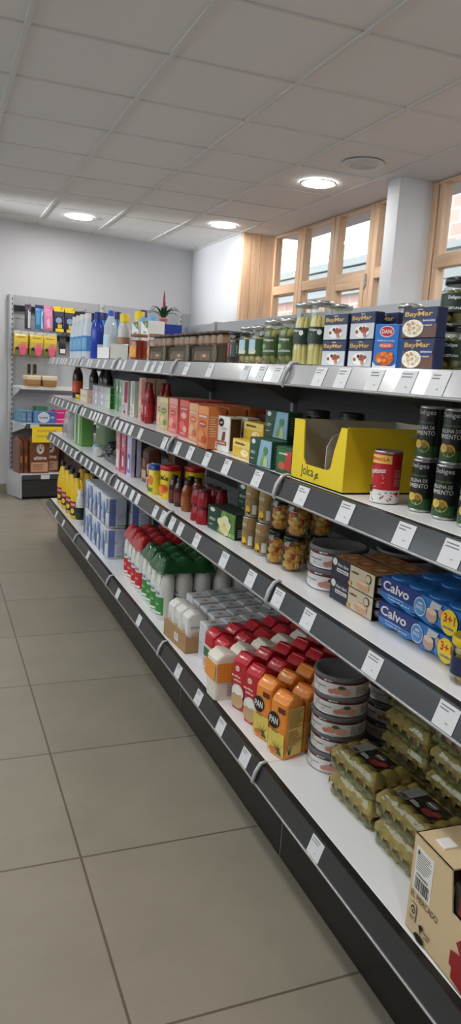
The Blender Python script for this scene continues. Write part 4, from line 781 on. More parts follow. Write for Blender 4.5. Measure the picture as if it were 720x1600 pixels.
Proto('stocking_pack', 'pack', [('pack_body', g), ('print', l)]).put(.91, 4.10, Z2, 0, 'low black glossy pack on the second shelf, left of the pink cards')
g = G(); g.tube([(-.10, .03, .028), (.07, .03, .028)], .027, C(222, 224, 226), 16); cp_ = G(); cp_.tube([(.07, .03, .028), (.10, .03, .028)], .021, WHITE, 16); l = G(); l.tube([(-.06, .03, .028), (.03, .03, .028)], .0275, C(120, 160, 206), 16)
Proto('cream_tube', 'tube', [('tube_body', g), ('cap', cp_), ('print', l)]).put(.885, 4.45, Z2, -8, 'white tube lying on its side before the big green cylinders')
P = can('kitchen_roll_tub', .20, .225, C(96, 116, 86), lambda l, r, h: l.rect(-r * .9, r * .9, h * .2, h * .8, C(120, 136, 104), 12).scrib('Papel', 0, h * .66, h * .08, PAPER, r * .9, False).lines(-r * .6, r * .6, h * .3, h * .56, 6, PAPER), C(70, 90, 64), cat='tub')
P.put(1.06, 4.72, Z2, 0, 'large dull green cylinder with pale text, nearer one', 'large green cylinders'); P.put(1.12, 4.42, Z2, 0, 'large dull green cylinder partly behind the first', 'large green cylinders')

GP = box('green_tall_pack', 'box', .085, .08, .215, C(110, 160, 84), lambda g, w, h: g.rect(-w * .45, -w * .15, h * .05, h * .95, C(200, 212, 190)).poly([(w * -.1, h * .1), (w * .3, h * .5), (w * .1, h * .9)], C(70, 130, 50)))
GP.put(.895, 4.93, Z2, 6, 'tall green and white pack, right of the pair', 'tall green packs'); GP.put(.895, 5.07, Z2, 6, 'tall green and white pack, left of the pair', 'tall green packs')
g = G().loft([(0, .05, .04), (.01, .058, .045), (.09, .056, .044), (.16, .05, .03), (.2, .05, .006)], film('bag_film', (206, 210, 212), .4, .15), 20, 3); c_ = G()
for k in range(5): c_.ball((-.03 + .015 * k, .0, .03 + .02 * (k % 3)), (.014, .02, .02), C(150, 150, 150), 8, 5)
P = Proto('clear_accessory_bag', 'bag', [('film_bag', g), ('contents', c_)]); P.put(.93, 5.36, Z2, 0, 'clear bag of grey items near the far end of the second shelf', 'clear bags'); P.put(.93, 5.56, Z2, 0, 'clear bag at the very far end of the second shelf', 'clear bags')
P = jar('yellow_jar', .066, .088, heap('cube', [C(222, 180, 80), C(206, 196, 120)], 8, .012, 12), YEL, lambda l, r, h: (l.lathe([(r * 1.006, h * .2), (r * 1.006, h * .6)], NAVY, 24, cap=False)), .016, .95)
P.put(.915, 1.045, Z2, 0, 'jar with yellow lid cut by the right frame edge, beside the tuna multipacks')

#@@BASE
# ================================================================ base shelf
# cream shelf-ready box with a cut front window
g = G(); mw_, md, mh = .30, .12, .204
F = [(-mw_ / 2, 0), (mw_ / 2, 0), (mw_ / 2, mh * .62), (-.02, mh * .62), (-.034, mh * .99), (-.034, mh), (-mw_ / 2, mh)]
hole = .007
g.prism(F, 1, 0, .003, CREAM); g.box(-mw_ / 2, -mw_ / 2 + .003, .003, md, 0, mh, CREAM).box(mw_ / 2 - .003, mw_ / 2, .003, md, 0, mh, CREAM).box(-mw_ / 2, mw_ / 2, md - .003, md, 0, mh, CREAM).box(-mw_ / 2, mw_ / 2, 0, md, 0, .003, CREAM).box(-mw_ / 2, -.034, 0, md, mh - .003, mh, CREAM)
p = G().face(F_front()); x0 = -mw_ / 2
p.rect(x0 + .010, x0 + .066, .092, .184, PAPER).lines(x0 + .014, x0 + .06, .135, .176, 9, C(90, 90, 92)).scrib('M FREG MOREN', x0 + .036, .128, .0055, BLACK, .036).bars(x0 + .016, x0 + .060, .096, .122, BLACK).poly([(x0 + .016, .172), (x0 + .019, .180), (x0 + .022, .172), (x0 + .019, .168)], BLACK)
p.text('EL MERCADO', x0 + .052, .082, .0125, C(40, 34, 30), .086, False)
p.rect(x0 + .012, x0 + .032, .030, .066, C(60, 52, 44)).rect(x0 + .0128, x0 + .0312, .0308, .0652, CREAM).ell(x0 + .022, .052, .007, .009, BLACK).ell(x0 + .022, .051, .0045, .006, CREAM).ell(x0 + .022, .050, .002, .004, BLACK).lines(x0 + .014, x0 + .030, .032, .040, 3, C(90, 80, 70))
p.poly([(x0 + .044, .034), (x0 + .052, .040), (x0 + .060, .036), (x0 + .054, .030), (x0 + .052, .020), (x0 + .048, .028)], BLACK).scrib('PRODUCTO', x0 + .072, .032, .0045, BLACK, .018).scrib('ESPANA', x0 + .072, .025, .0045, BLACK, .015)
p.ell(x0 + .050, .0095, .016, .008, BLACK, 16); p.ell(x0 + .165, .05, .028, .024, C(150, 28, 34), 5).ell(x0 + .185, .088, .03, .02, C(150, 28, 34), 6).ell(x0 + .175, .024, .03, .016, C(150, 28, 34), 5)
tb = G().box(-.115, -.085, .02, .05, mh, mh + .004, PAPER, .0015)
inn = G().box(-.03, mw_ / 2 - .006, .006, md - .006, .0035, mh * .9, C(34, 28, 30, .3), .004); inn.face(lambda u, v, o: (u, .006 - o, v)); inn.rect(-.01, .12, .13, .17, C(130, 30, 34))
Proto('cream_box', 'box', [('carton', g), ('torn_tab', tb), ('contents', inn), ('print', p)]).put(.855, .919, ZB, -2, 'cream cardboard box with white barcode label and dark cut window, at the right frame edge')
# egg boxes
EGGC = mat('yellow_moulded_pulp', (150, 134, 72), .75, var=.10, scale=220, bump=.5); EGGB = mat('green_moulded_pulp', (126, 126, 80), .8, var=.08, scale=220, bump=.5); EGG = C(140, 84, 56, .5)
ew, ed, eh = .190, .118, .066; NXE, NYE = 5, 3
lid = G(); nx, ny = 50, 30; vs = []
def lidz(u, v):
    e = min(u / .09, (1 - u) / .09, v / .13, (1 - v) / .13, 1); cx = abs((u * NXE) % 1 - .5) * 2; cy = abs((v * NYE) % 1 - .5) * 2
    bump = max(0, 1 - .9 * (cx * cx + cy * cy)) ** .7
    hole_ = .006 * math.exp(-(((u * NXE + .5) % 1 - .5) ** 2 + ((v * NYE + .5) % 1 - .5) ** 2) * 60) if .15 < u < .85 and .2 < v < .8 else 0
    return .041 + .017 * max(0, e) ** .6 + .0085 * bump * max(0, e) - hole_
def scal(t, n): return .004 * math.cos(t * n * 2 * math.pi)
for j in range(ny + 1):
    for i in range(nx + 1):
        u, v = i / nx, j / ny; z = lidz(u, v); x = (u - .5) * ew; y = v * ed
        if i in (0, nx) : x += scal(v, NYE) * (1 if i == 0 else -1)
        if j in (0, ny): y += scal(u, NXE) * (1 if j == 0 else -1)
        vs.append((x, y, z))
fs = [(j * (nx + 1) + i, j * (nx + 1) + i + 1, (j + 1) * (nx + 1) + i + 1, (j + 1) * (nx + 1) + i) for j in range(ny) for i in range(nx)]
lid.add(vs, fs, EGGC, True)
# lid skirt with egg openings
for axis in (0, 1):
    n, Lx = (NXE, ew) if axis == 0 else (NYE, ed)
    for side in (0, 1):
        pts = []
        for k in range(n * 8 + 1):
            t = k / (n * 8); a = (t - .5) * ew if axis == 0 else t * ed
            off = scal(t, n); lowz = .0400 - .020 * max(0, math.cos(t * n * 2 * math.pi)) ** 1.5
            if axis == 0: q0 = (a, (off if side == 0 else ed - off), .042); q1 = (a, (off if side == 0 else ed - off) + (-.002 if side == 0 else .002), lowz)
            else: q0 = ((-ew / 2 + off if side == 0 else ew / 2 - off), a, .042); q1 = ((-ew / 2 + off if side == 0 else ew / 2 - off) + (-.002 if side == 0 else .002), a, lowz)
            pts += [q0, q1]
        lid.add(pts, [(2 * k, 2 * k + 1, 2 * k + 3, 2 * k + 2) for k in range(n * 8)], EGGC, True)
tray = G(); lv = []
for z, s in ((0, .86), (.004, .88), (.014, .95), (.019, 1.0), (.020, 1.02)): lv.append((z, ew / 2 * s * .97, ed / 2 * s * .97, 0, ed / 2))
tray.loft(lv, EGGB, 60, 8)
for k in range(NXE):
    for y_ in (.018, ed - .018): tray.ball(((k + .5 - NXE / 2) * ew / NXE, y_, .009), (.017, .018, .009), EGGB, 10, 6)
for k in range(NYE):
    for x_ in (-ew / 2 + .018, ew / 2 - .018): tray.ball((x_, (k + .5) * ed / NYE, .009), (.018, .017, .009), EGGB, 10, 6)
eggs = G()
for i in range(NXE):
    for j in range(NYE):
        if i in (0, NXE - 1) or j in (0, NYE - 1): eggs.ball(((i + .5 - NXE / 2) * (ew - .014) / NXE, .007 + (j + .5) * (ed - .014) / NYE, .028), (.0185, .0185, .022), EGG, 12, 8)
hol = G().face(lambda u, v, o: (u, v, lidz(u / ew + .5, v / ed) + .0016))
for i in range(1, NXE):
    for j in range(1, NYE): hol.ell((i / NXE - .5) * ew, j / NYE * ed, .0042, .0042, BLACK, 12)
lab = G().face(lambda u, v, o: (u, v, .0660 + o)); lab.rect(-.055, .060, .030, .094, BLACK).rect(-.055, -.024, .030, .094, C(150, 148, 146)).lines(-.052, -.03, .052, .09, 6, GREY).bars(-.052, -.028, .033, .046, BLACK).ell(.018, .074, .018, .012, C(90, 80, 78)).scrib('HUEVOS', .018, .074, .006, PAPER, .026).ell(.035, .046, .018, .012, C(120, 40, 36)).ell(.05, .058, .012, .010, C(140, 50, 44)).lines(-.018, .014, .036, .05, 3, PAPER)
wr = G().loft([(.004, ew * .5 + .002, ed * .5 + .002, 0, ed / 2), (.03, ew * .5 + .0045, ed * .5 + .0045, 0, ed / 2), (.05, ew * .47 + .004, ed * .46 + .004, 0, ed / 2), (.0668, ew * .42, ed * .38, 0, ed / 2)], clear('egg_film', (250, 250, 246), .045, .05, .5, 20), 40, 7)
EP = Proto('egg_carton', 'egg box', [('pulp_tray', tray), ('eggs', eggs), ('pulp_lid', lid), ('lid_holes', hol), ('paper_label', lab), ('clear_wrap', wr)])
dz = .0675
for nm, x, y, a, n_ in (('front left', .948, 1.452, 3, 2), ('front right', .945, 1.236, 2, 2), ('back left', 1.125, 1.492, 2, 4), ('back right', 1.115, 1.285, 0, 4), ('back far right', 1.115, 1.08, 1, 4)):
    for k in range(n_):
        if nm == 'back far right' and k < 2 and False: continue
        EP.put(x + (.004 if k % 2 else 0), y + (.004 if k % 2 else -.002), ZB + dz * k, a + (1.5 if k % 2 else -1), 'film wrapped egg carton, %s in the %s stack' % ({2: ('bottom', 'top'), 4: ('bottom', 'second', 'third', 'top')}[n_][k], nm), 'egg cartons')
# large tuna tins
for nm, x, y, n_ in (('front', 1.035, 1.672, 5), ('rear', 1.225, 1.70, 5)):
    for k in range(n_): TUNA.put(x + (.004 if k % 2 else 0), y + (-.003 if k == 2 else 0), ZB + .0555 * k, (34, 38, 30, 48, 36)[k] , 'large flat tuna tin on the base shelf, %s from the bottom of the %s stack' % (ORD[k], nm), 'large tuna tins on the base shelf')
# flour bags
def pan_f(g, w, h):
    g.rect(-w * .48, w * .48, h * .04, h * .40, C(222, 200, 96)).ell(-w * .2, h * .56, w * .34, h * .13, BLACK).text('PAN', -w * .2, h * .56, h * .11, WHITE, w * .52).lines(-w * .3, w * .3, h * .38, h * .42, 2, BRN).rect(w * .02, w * .42, h * .72, h * .8, C(90, 40, 30))
    for a in (-.5, -.2, .15, .4): g.poly([(w * .1, h * .10), (w * .16, h * .10), (w * (.14 + a * .8), h * (.30 - abs(a) * .1))], C(40, 66, 34))
    g.poly([(w * .0, h * .06), (w * .42, h * .06), (w * .2, h * .16)], C(60, 80, 40)).ell(-w * .1, h * .1, w * .25, h * .05, C(206, 120, 60))
def pan_s(g, d, h): g.rect(d * .08, d * .92, h * .06, h * .82, C(226, 196, 110)).lines(d * .12, d * .88, h * .5, h * .8, 14, C(150, 104, 50)).lines(d * .12, d * .88, h * .22, h * .46, 9, C(160, 120, 60)); [g.poly([(d * .2, h * .08), (d * .27, h * .08), (d * (.24 + a), h * .28)], C(40, 66, 34)) for a in (-.2, 0, .22)]
PAN = bag('corn_flour_bag', .070, .066, .186, C(232, 140, 50, .3, coat=.3, bump=.5), pan_f, pan_s)
for c, (y, nm) in enumerate(((1.745, 'nearer'), (1.850, 'farther'))):
    for b in range(3): PAN.put(.888 + .075 * b, y + .028 * b, ZB, 16, 'orange corn flour bag, %s in the %s column beside the tuna tins' % (('front one', 'second one', 'third one')[b], nm), 'orange corn flour bags')
def red_f(g, w, h): g.ell(-w * .1, h * .74, w * .15, h * .05, C(236, 200, 190)).scrib('bolsa', -w * .1, h * .74, h * .022, RED, w * .2).scrib('harina', -w * .15, h * .60, h * .05, C(240, 206, 200), w * .6, False, 0, .1).scrib('de trigo', -w * .05, h * .53, h * .045, C(240, 206, 200), w * .5, False, 0, .1).ell(w * .02, h * .32, w * .42, h * .15, C(226, 222, 212)).ell(w * .02, h * .18, w * .44, h * .14, C(196, 164, 118)).ell(w * .02, h * .36, w * .3, h * .08, C(238, 236, 230))
REDB = C(188, 26, 40, .32, coat=.25, bump=.5)
REDBAG = bag('red_flour_bag', .068, .070, .184, REDB, red_f, None)
for c, (y, nm) in enumerate(((1.945, 'nearer'), (2.045, 'farther'))):
    for b in range(5): REDBAG.put(.892 + .08 * b, y + .027 * b, ZB, 18, 'tall red flour bag, %s one in the %s column beside the orange bags' % (('front', 'second', 'third', 'fourth', 'back')[b], nm), 'tall red flour bags')
def sug_f(g, w, h): g.rect(-w * .485, w * .485, h * .42, h * .78, C(234, 150, 54))
def sug_s(g, d, h):
    g.rect(d * .02, d * .98, h * .40, h * .80, C(234, 150, 54)); 
    for k in range(6):
        for j in range(6): g.ell(d * (.1 + .16 * k), h * (.44 + .06 * j), d * .022, h * .010, C(244, 196, 130), 6); g.lay -= 1
    g.lay += 1; g.lines(d * .5, d * .92, h * .08, h * .36, 8, GREY)
SUG = bag('white_flour_bag', .085, .080, .160, C(230, 224, 212, .5, bump=.4), sug_f, sug_s, C(234, 226, 210, .5))
for b in range(5): SUG.put(.84 + .086 * b, 2.16 + .024 * b, ZB, 0 if b else 2, 'white bag with dotted orange band, %s from the shelf edge in its column' % ORD[b], 'orange banded white bags')
def sm_f(g, w, h): g.rect(-w * .48, w * .48, h * .06, h * .62, C(222, 214, 206)).rect(-w * .4, w * .2, h * .34, h * .56, C(70, 110, 70)).lines(-w * .4, w * .4, h * .1, h * .3, 4, RED)
SM = bag('small_red_bag', .076, .078, .158, REDB, sm_f, None)
for c, y in enumerate((2.262, 2.355)):
    for b in range(5): SM.put(.90 + .083 * b, y + .024 * b, ZB, 4, 'short red topped bag, %s from shelf edge, column beside the %s' % (ORD[b], ('orange banded bags', 'brown tray')[c]), 'short red topped bags')
# brown tray of white flour bags
g = G(); w, d, h = .232, .105, .068
g.box(-w / 2, w / 2, 0, .003, 0, h, CARD).box(-w / 2, w / 2, d - .003, d, 0, h, CARD).box(-w / 2, -w / 2 + .003, .003, d - .003, 0, h * .9, CARD).box(w / 2 - .003, w / 2, .003, d - .003, 0, h * .9, CARD).box(-w / 2, w / 2, 0, d, 0, .003, CARD)
p = G().face(F_front()); p.rect(.0, .04, .02, .05, PAPER).lines(.004, .036, .024, .047, 5, GREY)
Proto('cardboard_tray', 'tray', [('tray_body', g), ('print', p)]).put(.867, 2.648, ZB, 4, 'brown cardboard tray holding white flour bags at the shelf edge')
def wf(g, w, h): g.lines(-w * .3, w * .3, h * .5, h * .66, 3, C(190, 180, 170)).rect(-w * .45, w * .45, h * .04, h * .3, C(150, 180, 206)).ell(0, h * .42, w * .3, h * .09, C(206, 170, 130))
def ws_(g, d, h): g.scrib('HARINA', d * .5, h * .62, h * .06, C(110, 140, 170), d * .7).ell(d * .5, h * .44, d * .3, h * .07, C(216, 186, 150)).poly([(d * .2, h * .12), (d * .98, h * .16), (d * .98, h * .3), (d * .3, h * .26)], C(90, 160, 206))
WFB = bag('paper_flour_bag', .064, .082, .150, C(224, 222, 218, .6), wf, ws_)
for i, y in enumerate((2.722, 2.650, 2.577)): WFB.put(.8775 + (2.648 - y) * .07, y, ZB + .004, 4, 'white flour bag in the brown tray, %s' % ('left', 'middle', 'right')[i], 'white flour bags in the tray')
WP = box('flour_pack', 'pack', .074, .083, .142, C(206, 206, 208, .5), lambda g, w, h: g.rect(-w * .4, w * .4, h * .1, h * .5, C(186, 196, 206)), .006, top=lambda g, w, d: g.rect(-w * .3, w * .3, d * .2, d * .75, C(190, 186, 182)).ell(0, d * .5, w * .13, d * .14, C(150, 120, 100)).rect(w * .40, w * .48, 0, d, C(150, 170, 190)), side=lambda g, d, h: g.rect(.004, d - .004, h * .2, h * .6, C(190, 200, 210)))
for i, y in enumerate((2.80, 2.715, 2.63, 2.545, 2.455)):
    for b in range(4):
        if i < 4 or b > 0 or True: WP.put((.975 if i < 4 else .915) + .086 * b, y + .02 * b + .006, ZB, 3, 'white flour pack, row %s behind the brown tray front, %s column from the milk' % (ORD[b], ORD[i]), 'white flour packs')
# milk in film wrapped packs of bottles
MILK = C(222, 222, 216, .3)
def milk_pack(capm, wrapm, bandm, labm, txt, nx_, ny_):
    root = bpy.data.objects.new('milk_pack', None); COL.objects.link(root); root.empty_display_size = .1; pit = .082; first = None
    for i in range(nx_):
        for j in range(ny_):
            if first is None:
                g = G(); r = .039
                g.lathe([(r * .88, 0), (r, .006), (r, .15), (r * .96, .175), (r * .72, .21), (r * .42, .236), (r * .40, .25)], MILK, 22)
                first = g.build('bottle', root)
                c = G().lathe([(r * .46, .243), (r * .46, .264), (r * .38, .267), (0, .267)], capm, 18).build('cap', first)
                l = G().face(F_wrap(r * 1.004)); l.rect(-r * 1.15, r * 1.15, .022, .10, labm, 12).rect(-r * 1.15, r * 1.15, .10, .135, C(214, 220, 222), 12).text(txt, 0, .117, .016, NAVY, r * 1.4).text('desnatada', 0, .07, .012, WHITE, r * 1.2, False, 0, .15).rect(-r * .9, r * .9, .026, .036, PAPER, 10)
                l.build('paper_label', first); o = first
            else: o = dup(first, root)
            o.location = ((i - (nx_ - 1) / 2) * pit, .04 + j * pit, 0)
    W_, D_ = nx_ * pit, ny_ * pit
    wr = G(); gx, gy = 26, 30; vs = []
    for b in range(gy + 1):
        for a in range(gx + 1):
            u, v = a / gx, b / gy; x = (u - .5) * (W_ + .004); y = (v) * (D_ + .004) - .001
            cu = abs(((u * nx_) % 1) - .5) * 2; cv = abs(((v * ny_) % 1) - .5) * 2; e = min(1, u * 9, (1 - u) * 9, v * 9, (1 - v) * 9)
            vs.append((x, y, .205 + .045 * e ** .6 + .018 * max(0, 1 - cu * cu * 1.2 - cv * cv * 1.2) * e + random.uniform(-.002, .002)))
    wr.add(vs, [(b * (gx + 1) + a, b * (gx + 1) + a + 1, (b + 1) * (gx + 1) + a + 1, (b + 1) * (gx + 1) + a) for b in range(gy) for a in range(gx)], wrapm, True)
    wr.build('film_top', root)
    bd = G()
    for i in range(nx_): 
        xc = (i - (nx_ - 1) / 2) * pit; bd.face(lambda u, v, o, xc=xc: (xc + u, .0135 - .06 * (v - .19) * -1 * 0 + (v - .15) * .12 - .006 - o, v)); bd.rect(-.026, .026, .150, .205, bandm).scrib('SOLE', -.002, .178, .018, DGRN, .040)
    bd.build('film_band', root); return root
def put_pack(root, x, y, lab, group): root.location = (x, y, ZB); root.rotation_euler = (0, 0, R(-90)); tag(root, lab, 'milk pack', group)
GW = C(22, 84, 40, .25, coat=.5); RW = C(170, 18, 30, .25, coat=.5)
m1 = milk_pack(C(26, 90, 44), GW, film('band_film', (206, 224, 196), .8, .2), C(60, 140, 62), 'LLANA', 2, 3)
put_pack(m1, .875, 2.99, 'six bottle milk pack with green film top, nearer one, beside the white flour packs', 'green topped milk packs')
m2 = dup(m1); put_pack(m2, .885, 3.175, 'six bottle milk pack with green film top, farther one, beside the red packs', 'green topped milk packs')
m3 = milk_pack(C(170, 26, 34), RW, film('band_film', (206, 224, 196), .8, .2), C(196, 40, 50), 'LLANA', 2, 3)
put_pack(m3, .885, 3.38, 'six bottle milk pack with red film top, nearer one, beside the green packs', 'red topped milk packs')
m4 = dup(m3); put_pack(m4, .895, 3.57, 'six bottle milk pack with red film top, farther one, beside the blue wrapped packs', 'red topped milk packs')
MB_ = bottle('milk_bottle', .041, .255, MILK, C(200, 200, 196), .4, .55, None, None)
for i in range(3):
    for b in range(2): MB_.put(1.17 + .085 * b, 2.945 + .085 * i, ZB, 0, 'plain white milk bottle behind the green milk packs, %s row, %s from the flour packs' % (('first', 'second')[b], ORD[i]), 'plain white milk bottles')
# film wrapped tissue packs, two high
RF = film('tissue_film', (226, 228, 232), .16, .12); BLU = C(30, 84, 176); TIS = C(214, 216, 222, .8)
g = G(); w, d, h = .222, .115, .172
for a in range(2):
    for b in range(2): g.loft([(b * h / 2 + .002, w / 4 - .006, d / 2 - .006, (a - .5) * w / 2, d / 2), (b * h / 2 + .012, w / 4 - .002, d / 2 - .002, (a - .5) * w / 2, d / 2), ((b + 1) * h / 2 - .012, w / 4 - .002, d / 2 - .002, (a - .5) * w / 2, d / 2), ((b + 1) * h / 2 - .002, w / 4 - .006, d / 2 - .006, (a - .5) * w / 2, d / 2)], TIS, 28, 5)
p = G().face(F_front(.001)); p.poly([(-w * .42, h * .05), (-w * .26, h * .05), (-w * .22, h * .5), (-w * .3, h * .95), (-w * .42, h * .95)], BLU).poly([(w * .12, h * .1), (w * .26, h * .04), (w * .3, h * .4), (w * .14, h * .9)], BLU).ell(-w * .02, h * .55, w * .12, h * .22, C(150, 180, 216)).poly([(w * .3, h * .5), (w * .46, h * .6), (w * .46, h * .95), (w * .34, h * .95)], C(110, 160, 210)).lines(-w * .1, w * .1, h * .2, h * .34, 3, DBLUE)
p.face(lambda u, v, o: (w / 2 - .0015 + o, u, v)); p.rect(d * .1, d * .42, h * .06, h * .94, BLU).rect(d * .46, d * .92, h * .5, h * .92, C(176, 190, 214)).lines(d * .5, d * .88, h * .16, h * .44, 5, C(110, 130, 190)).rect(d * .5, d * .9, h * .06, h * .12, C(90, 150, 90))
fl = G().loft([(0, w / 2 - .006, d / 2 - .006, 0, d / 2), (.008, w / 2 + .002, d / 2 + .003, 0, d / 2), (h * .5, w / 2 + .0025, d / 2 + .005, 0, d / 2), (h - .008, w / 2 + .002, d / 2 + .003, 0, d / 2), (h, w / 2 - .006, d / 2 - .006, 0, d / 2)], RF, 44, 8)
TP = Proto('tissue_pack', 'tissue pack', [('paper_rolls', g), ('print', p), ('clear_wrap', fl)])
for i, y in enumerate((3.962 + .10, 4.29, 4.518)):
    for k in range(2):
        for b in range(2): TP.put(.876 + .13 * b, y, ZB + .1735 * k, (0, 2, 0)[i], 'film wrapped blue and white paper pack, %s layer, %s row, %s' % (('lower', 'upper')[k], ('front', 'back')[b], ('nearest the milk', 'middle', 'nearest the yellow bleach')[i]), 'blue and white paper packs')
P = box('dark_blue_pack', 'pack', .16, .10, .24, C(26, 40, 80), lambda g, w, h: g.rect(-w * .4, w * .4, h * .5, h * .9, C(50, 70, 120)).lines(-w * .3, w * .3, h * .2, h * .4, 4, PAPER))
P.put(1.17, 3.93, ZB, 0, 'dark navy pack behind the blue and white paper packs'); P = box('grey_pack', 'pack', .2, .10, .24, C(110, 116, 124), lambda g, w, h: g.lines(-w * .4, w * .4, h * .2, h * .8, 8, C(150, 156, 164))); P.put(1.17, 3.72, ZB, 0, 'grey pack at the back panel behind the red milk packs')
# yellow bleach bottles with a handle
YB_ = C(232, 190, 20, .28)
g = G(); g.loft([(0, .044, .036), (.008, .050, .041), (.12, .050, .041), (.165, .050, .040), (.20, .046, .034), (.245, .036, .024, -.006, 0), (.275, .022, .017, -.012, 0), (.290, .016, .016, -.014, 0)], YB_, 26, 2.8)
g.tube([(.030, 0, .272), (.044, 0, .255), (.052, 0, .225), (.050, 0, .190), (.046, 0, .17)], [.009, .011, .011, .011, .012], YB_, 10)
cp_ = G().lathe([(.020, .285), (.020, .318), (.017, .320), (0, .320)], BLACK, 18, -.014, 0)
l = G().loft([(.03, .0506, .0416), (.125, .0506, .0416)], NAVY, 26, 2.8); l.face(lambda u, v, o: (u, -.0418 - o + 4.5 * u * u * .9, v)); l.rect(-.034, .034, .085, .12, C(190, 40, 40), 8).text('CONEJO', 0, .102, .018, WHITE, .05).ell(0, .06, .02, .018, YEL).lines(-.03, .03, .036, .046, 2, PAPER)
YBP = Proto('bleach_jug', 'bottle', [('bottle_body', g), ('cap', cp_), ('paper_label', l)])
for i, (x, y) in enumerate(((.915, 5.645), (.915, 5.44), (.915, 5.24), (.915, 5.055))):
    YBP.put(x, y, ZB, 25, 'yellow bleach jug with black cap, %s from the far end, front row' % ORD[i], 'yellow bleach jugs'); 
for i, (x, y) in enumerate(((1.03, 5.50), (1.03, 5.28), (1.03, 5.02))): YBP.put(x, y, ZB, 25, 'yellow bleach jug in the second row, %s from the far end' % ORD[i], 'yellow bleach jugs')
P = bottle('white_cleaner_bottle', .03, .235, C(214, 216, 214, .3), WHITE, .42, .62, lambda l, r, h: l.rect(-r, r, h * .18, h * .36, C(40, 70, 40), 8), C(28, 34, 30), capr=.02, caph=.03); P.put(.90, 4.87, ZB, 20, 'white bottle with dark label between the yellow jugs and the paper packs')

# ================================================================ the wall shelf unit at the back
UN = -.12; WA = math.degrees(math.atan(WS))
ulab = 'light grey wall shelf unit with slotted uprights, against the back wall at the left'
t = thing('wall_shelf_unit', ulab, 'shelf unit', wu(.755, UN, 0), WA)
SX, SXE = 0, 2.2; up_m = mat('pale_grey_steel', (196, 198, 200), .45, var=.01)
g = G(); g.box(.03, SXE, -.015, 0, .25, 1.985, top_panel)
for k in range(5): g.box(.03, SXE, -.0165, -.0145, .32 + .36 * k, .324 + .36 * k, GREY)
g.build('back_panel', t)
for x in (0, .97, 1.94):
    g = G(); g.box(x, x + .035, -.045, .0, .0, 1.99, up_m)
    g2 = G()
    for k in range(38): g2.box(x + .022, x + .030, -.0462, -.0448, .12 + k * .049, .145 + k * .049, BLACK)
    u_ = g.build('upright', t); g2.build('slots', u_)
G().prism([(-.045, 0), (-.045, .255), (-.41, .255), (-.42, .03), (-.42, .012)], 0, 0, .004, up_m).build('side_panel', t)
g = G(); g.box(.004, SXE, -.418, -.41, .03, .20, C(40, 40, 42)); g.build('plinth', t)
g = G(); g.box(.002, SXE, -.425, -.0, .236, .256, shelf_m).build('base_shelf', t)
g = G(); g.prism([(-.425, .252), (-.43, .252), (-.438, .205), (-.434, .203)], 0, .002, SXE, rail_m); r_ = g.build('price_rail', t)
for x in (.19, .9): G().box(x, x + .09, -.4405, -.438, .207, .249, tag_m).build('price_tag', r_)
for z, dpt, nm in ((.756, .42, 'shelf'), (1.112, .27, 'shelf')):
    for a, b in ((.036, .968), (1.006, 1.938)):
        G().box(a, b, -dpt, -.016, z - .022, z, shelf_m).build(nm, t)
        if z < 1: g = G(); g.prism([(-dpt, z - .002), (-dpt - .006, z - .002), (-dpt - .012, z - .05), (-dpt - .008, z - .052)], 0, a, b, rail_m); r_ = g.build('price_rail', t); G().box(a + .04, a + .13, -dpt - .0155, -dpt - .013, z - .046, z - .006, tag_m).build('price_tag', r_)
        else: G().box(a, b, -dpt - .004, -dpt, z - .032, z + .002, WHITE).build('front_lip', t)
        for xx in (a, b - .004): G().prism([(-.02, z - .13), (-.02, z - .02), (-dpt + .02, z - .02), (-dpt + .03, z - .045)], 0, xx, xx + .003, up_m).build('bracket', t)
for z in (1.862, 1.60): G().box(.035, .968, -.045, -.018, z - .026, z + .026, BLACK).build('hanging_bar', t)
for z, xs in ((1.885, (.13, .27, .36, .47, .60, .72)), (1.625, (.06, .20, .32, .50))):
    for x in xs: g = G(); g.tube([(x, -.03, z - .0), (x, -.21, z + .0), (x, -.235, z + .02)], .0035, METAL, 6); g.ball((x, -.235, z + .021), .005, METAL, 6, 4); g.build('hook', t)
def wput(P, s, n, z, lab, group=None, ang=0): p = wu(s, n + UN, z); return P.put(p[0], p[1], p[2], ang, lab, group, base=WA)
# hanging packs: thin blister bags that hang from the hooks
def hang(name, w, h, m, draw, cat='pack', thick=.02, headm=None):
    lv = [(0, w / 2 * .96, .003), (h * .1, w / 2, thick / 2), (h * .5, w / 2, thick / 2), (h * .84, w / 2, thick / 3), (h * .86, w / 2, .002)]
    g = G().loft(lv, m, 24, 6); hd = G().box(-w / 2, w / 2, -.002, .002, h * .85, h, headm or m); p = G().face(F_front(-thick / 2 - .0005)); draw(p, w, h)
    return Proto(name, cat, [('pack_body', g), ('header_card', hd), ('print', p)])
def hand(g, w, h):
    g.rect(-w * .48, w * .48, h * .02, h * .30, C(110, 104, 60)).rect(-w * .48, w * .48, h * .55, h * .8, C(226, 200, 60)).ell(-w * .28, h * .28, w * .12, h * .07, BLACK)
    pk = C(232, 90, 130); g.ell(w * .12, h * .18, w * .22, h * .17, pk)
    for a, L_ in ((-.30, .17), (-.12, .24), (.02, .27), (.16, .25), (.3, .18)):
        bx = w * (.12 + a * .7); ex = bx + a * w * .35; g.poly([(bx - w * .05, h * .24), (bx + w * .05, h * .24), (ex + w * .032, h * (.28 + L_)), (ex - w * .032, h * (.28 + L_))], pk); g.lay -= 1
    g.lay += 1; g.scrib('guantes', 0, h * .74, h * .05, C(190, 60, 40), w * .6)
GL = hang('glove_pack', .138, .235, C(206, 184, 70, .3), hand, headm=film('header_film', (220, 222, 214), .7, .3), thick=.03)
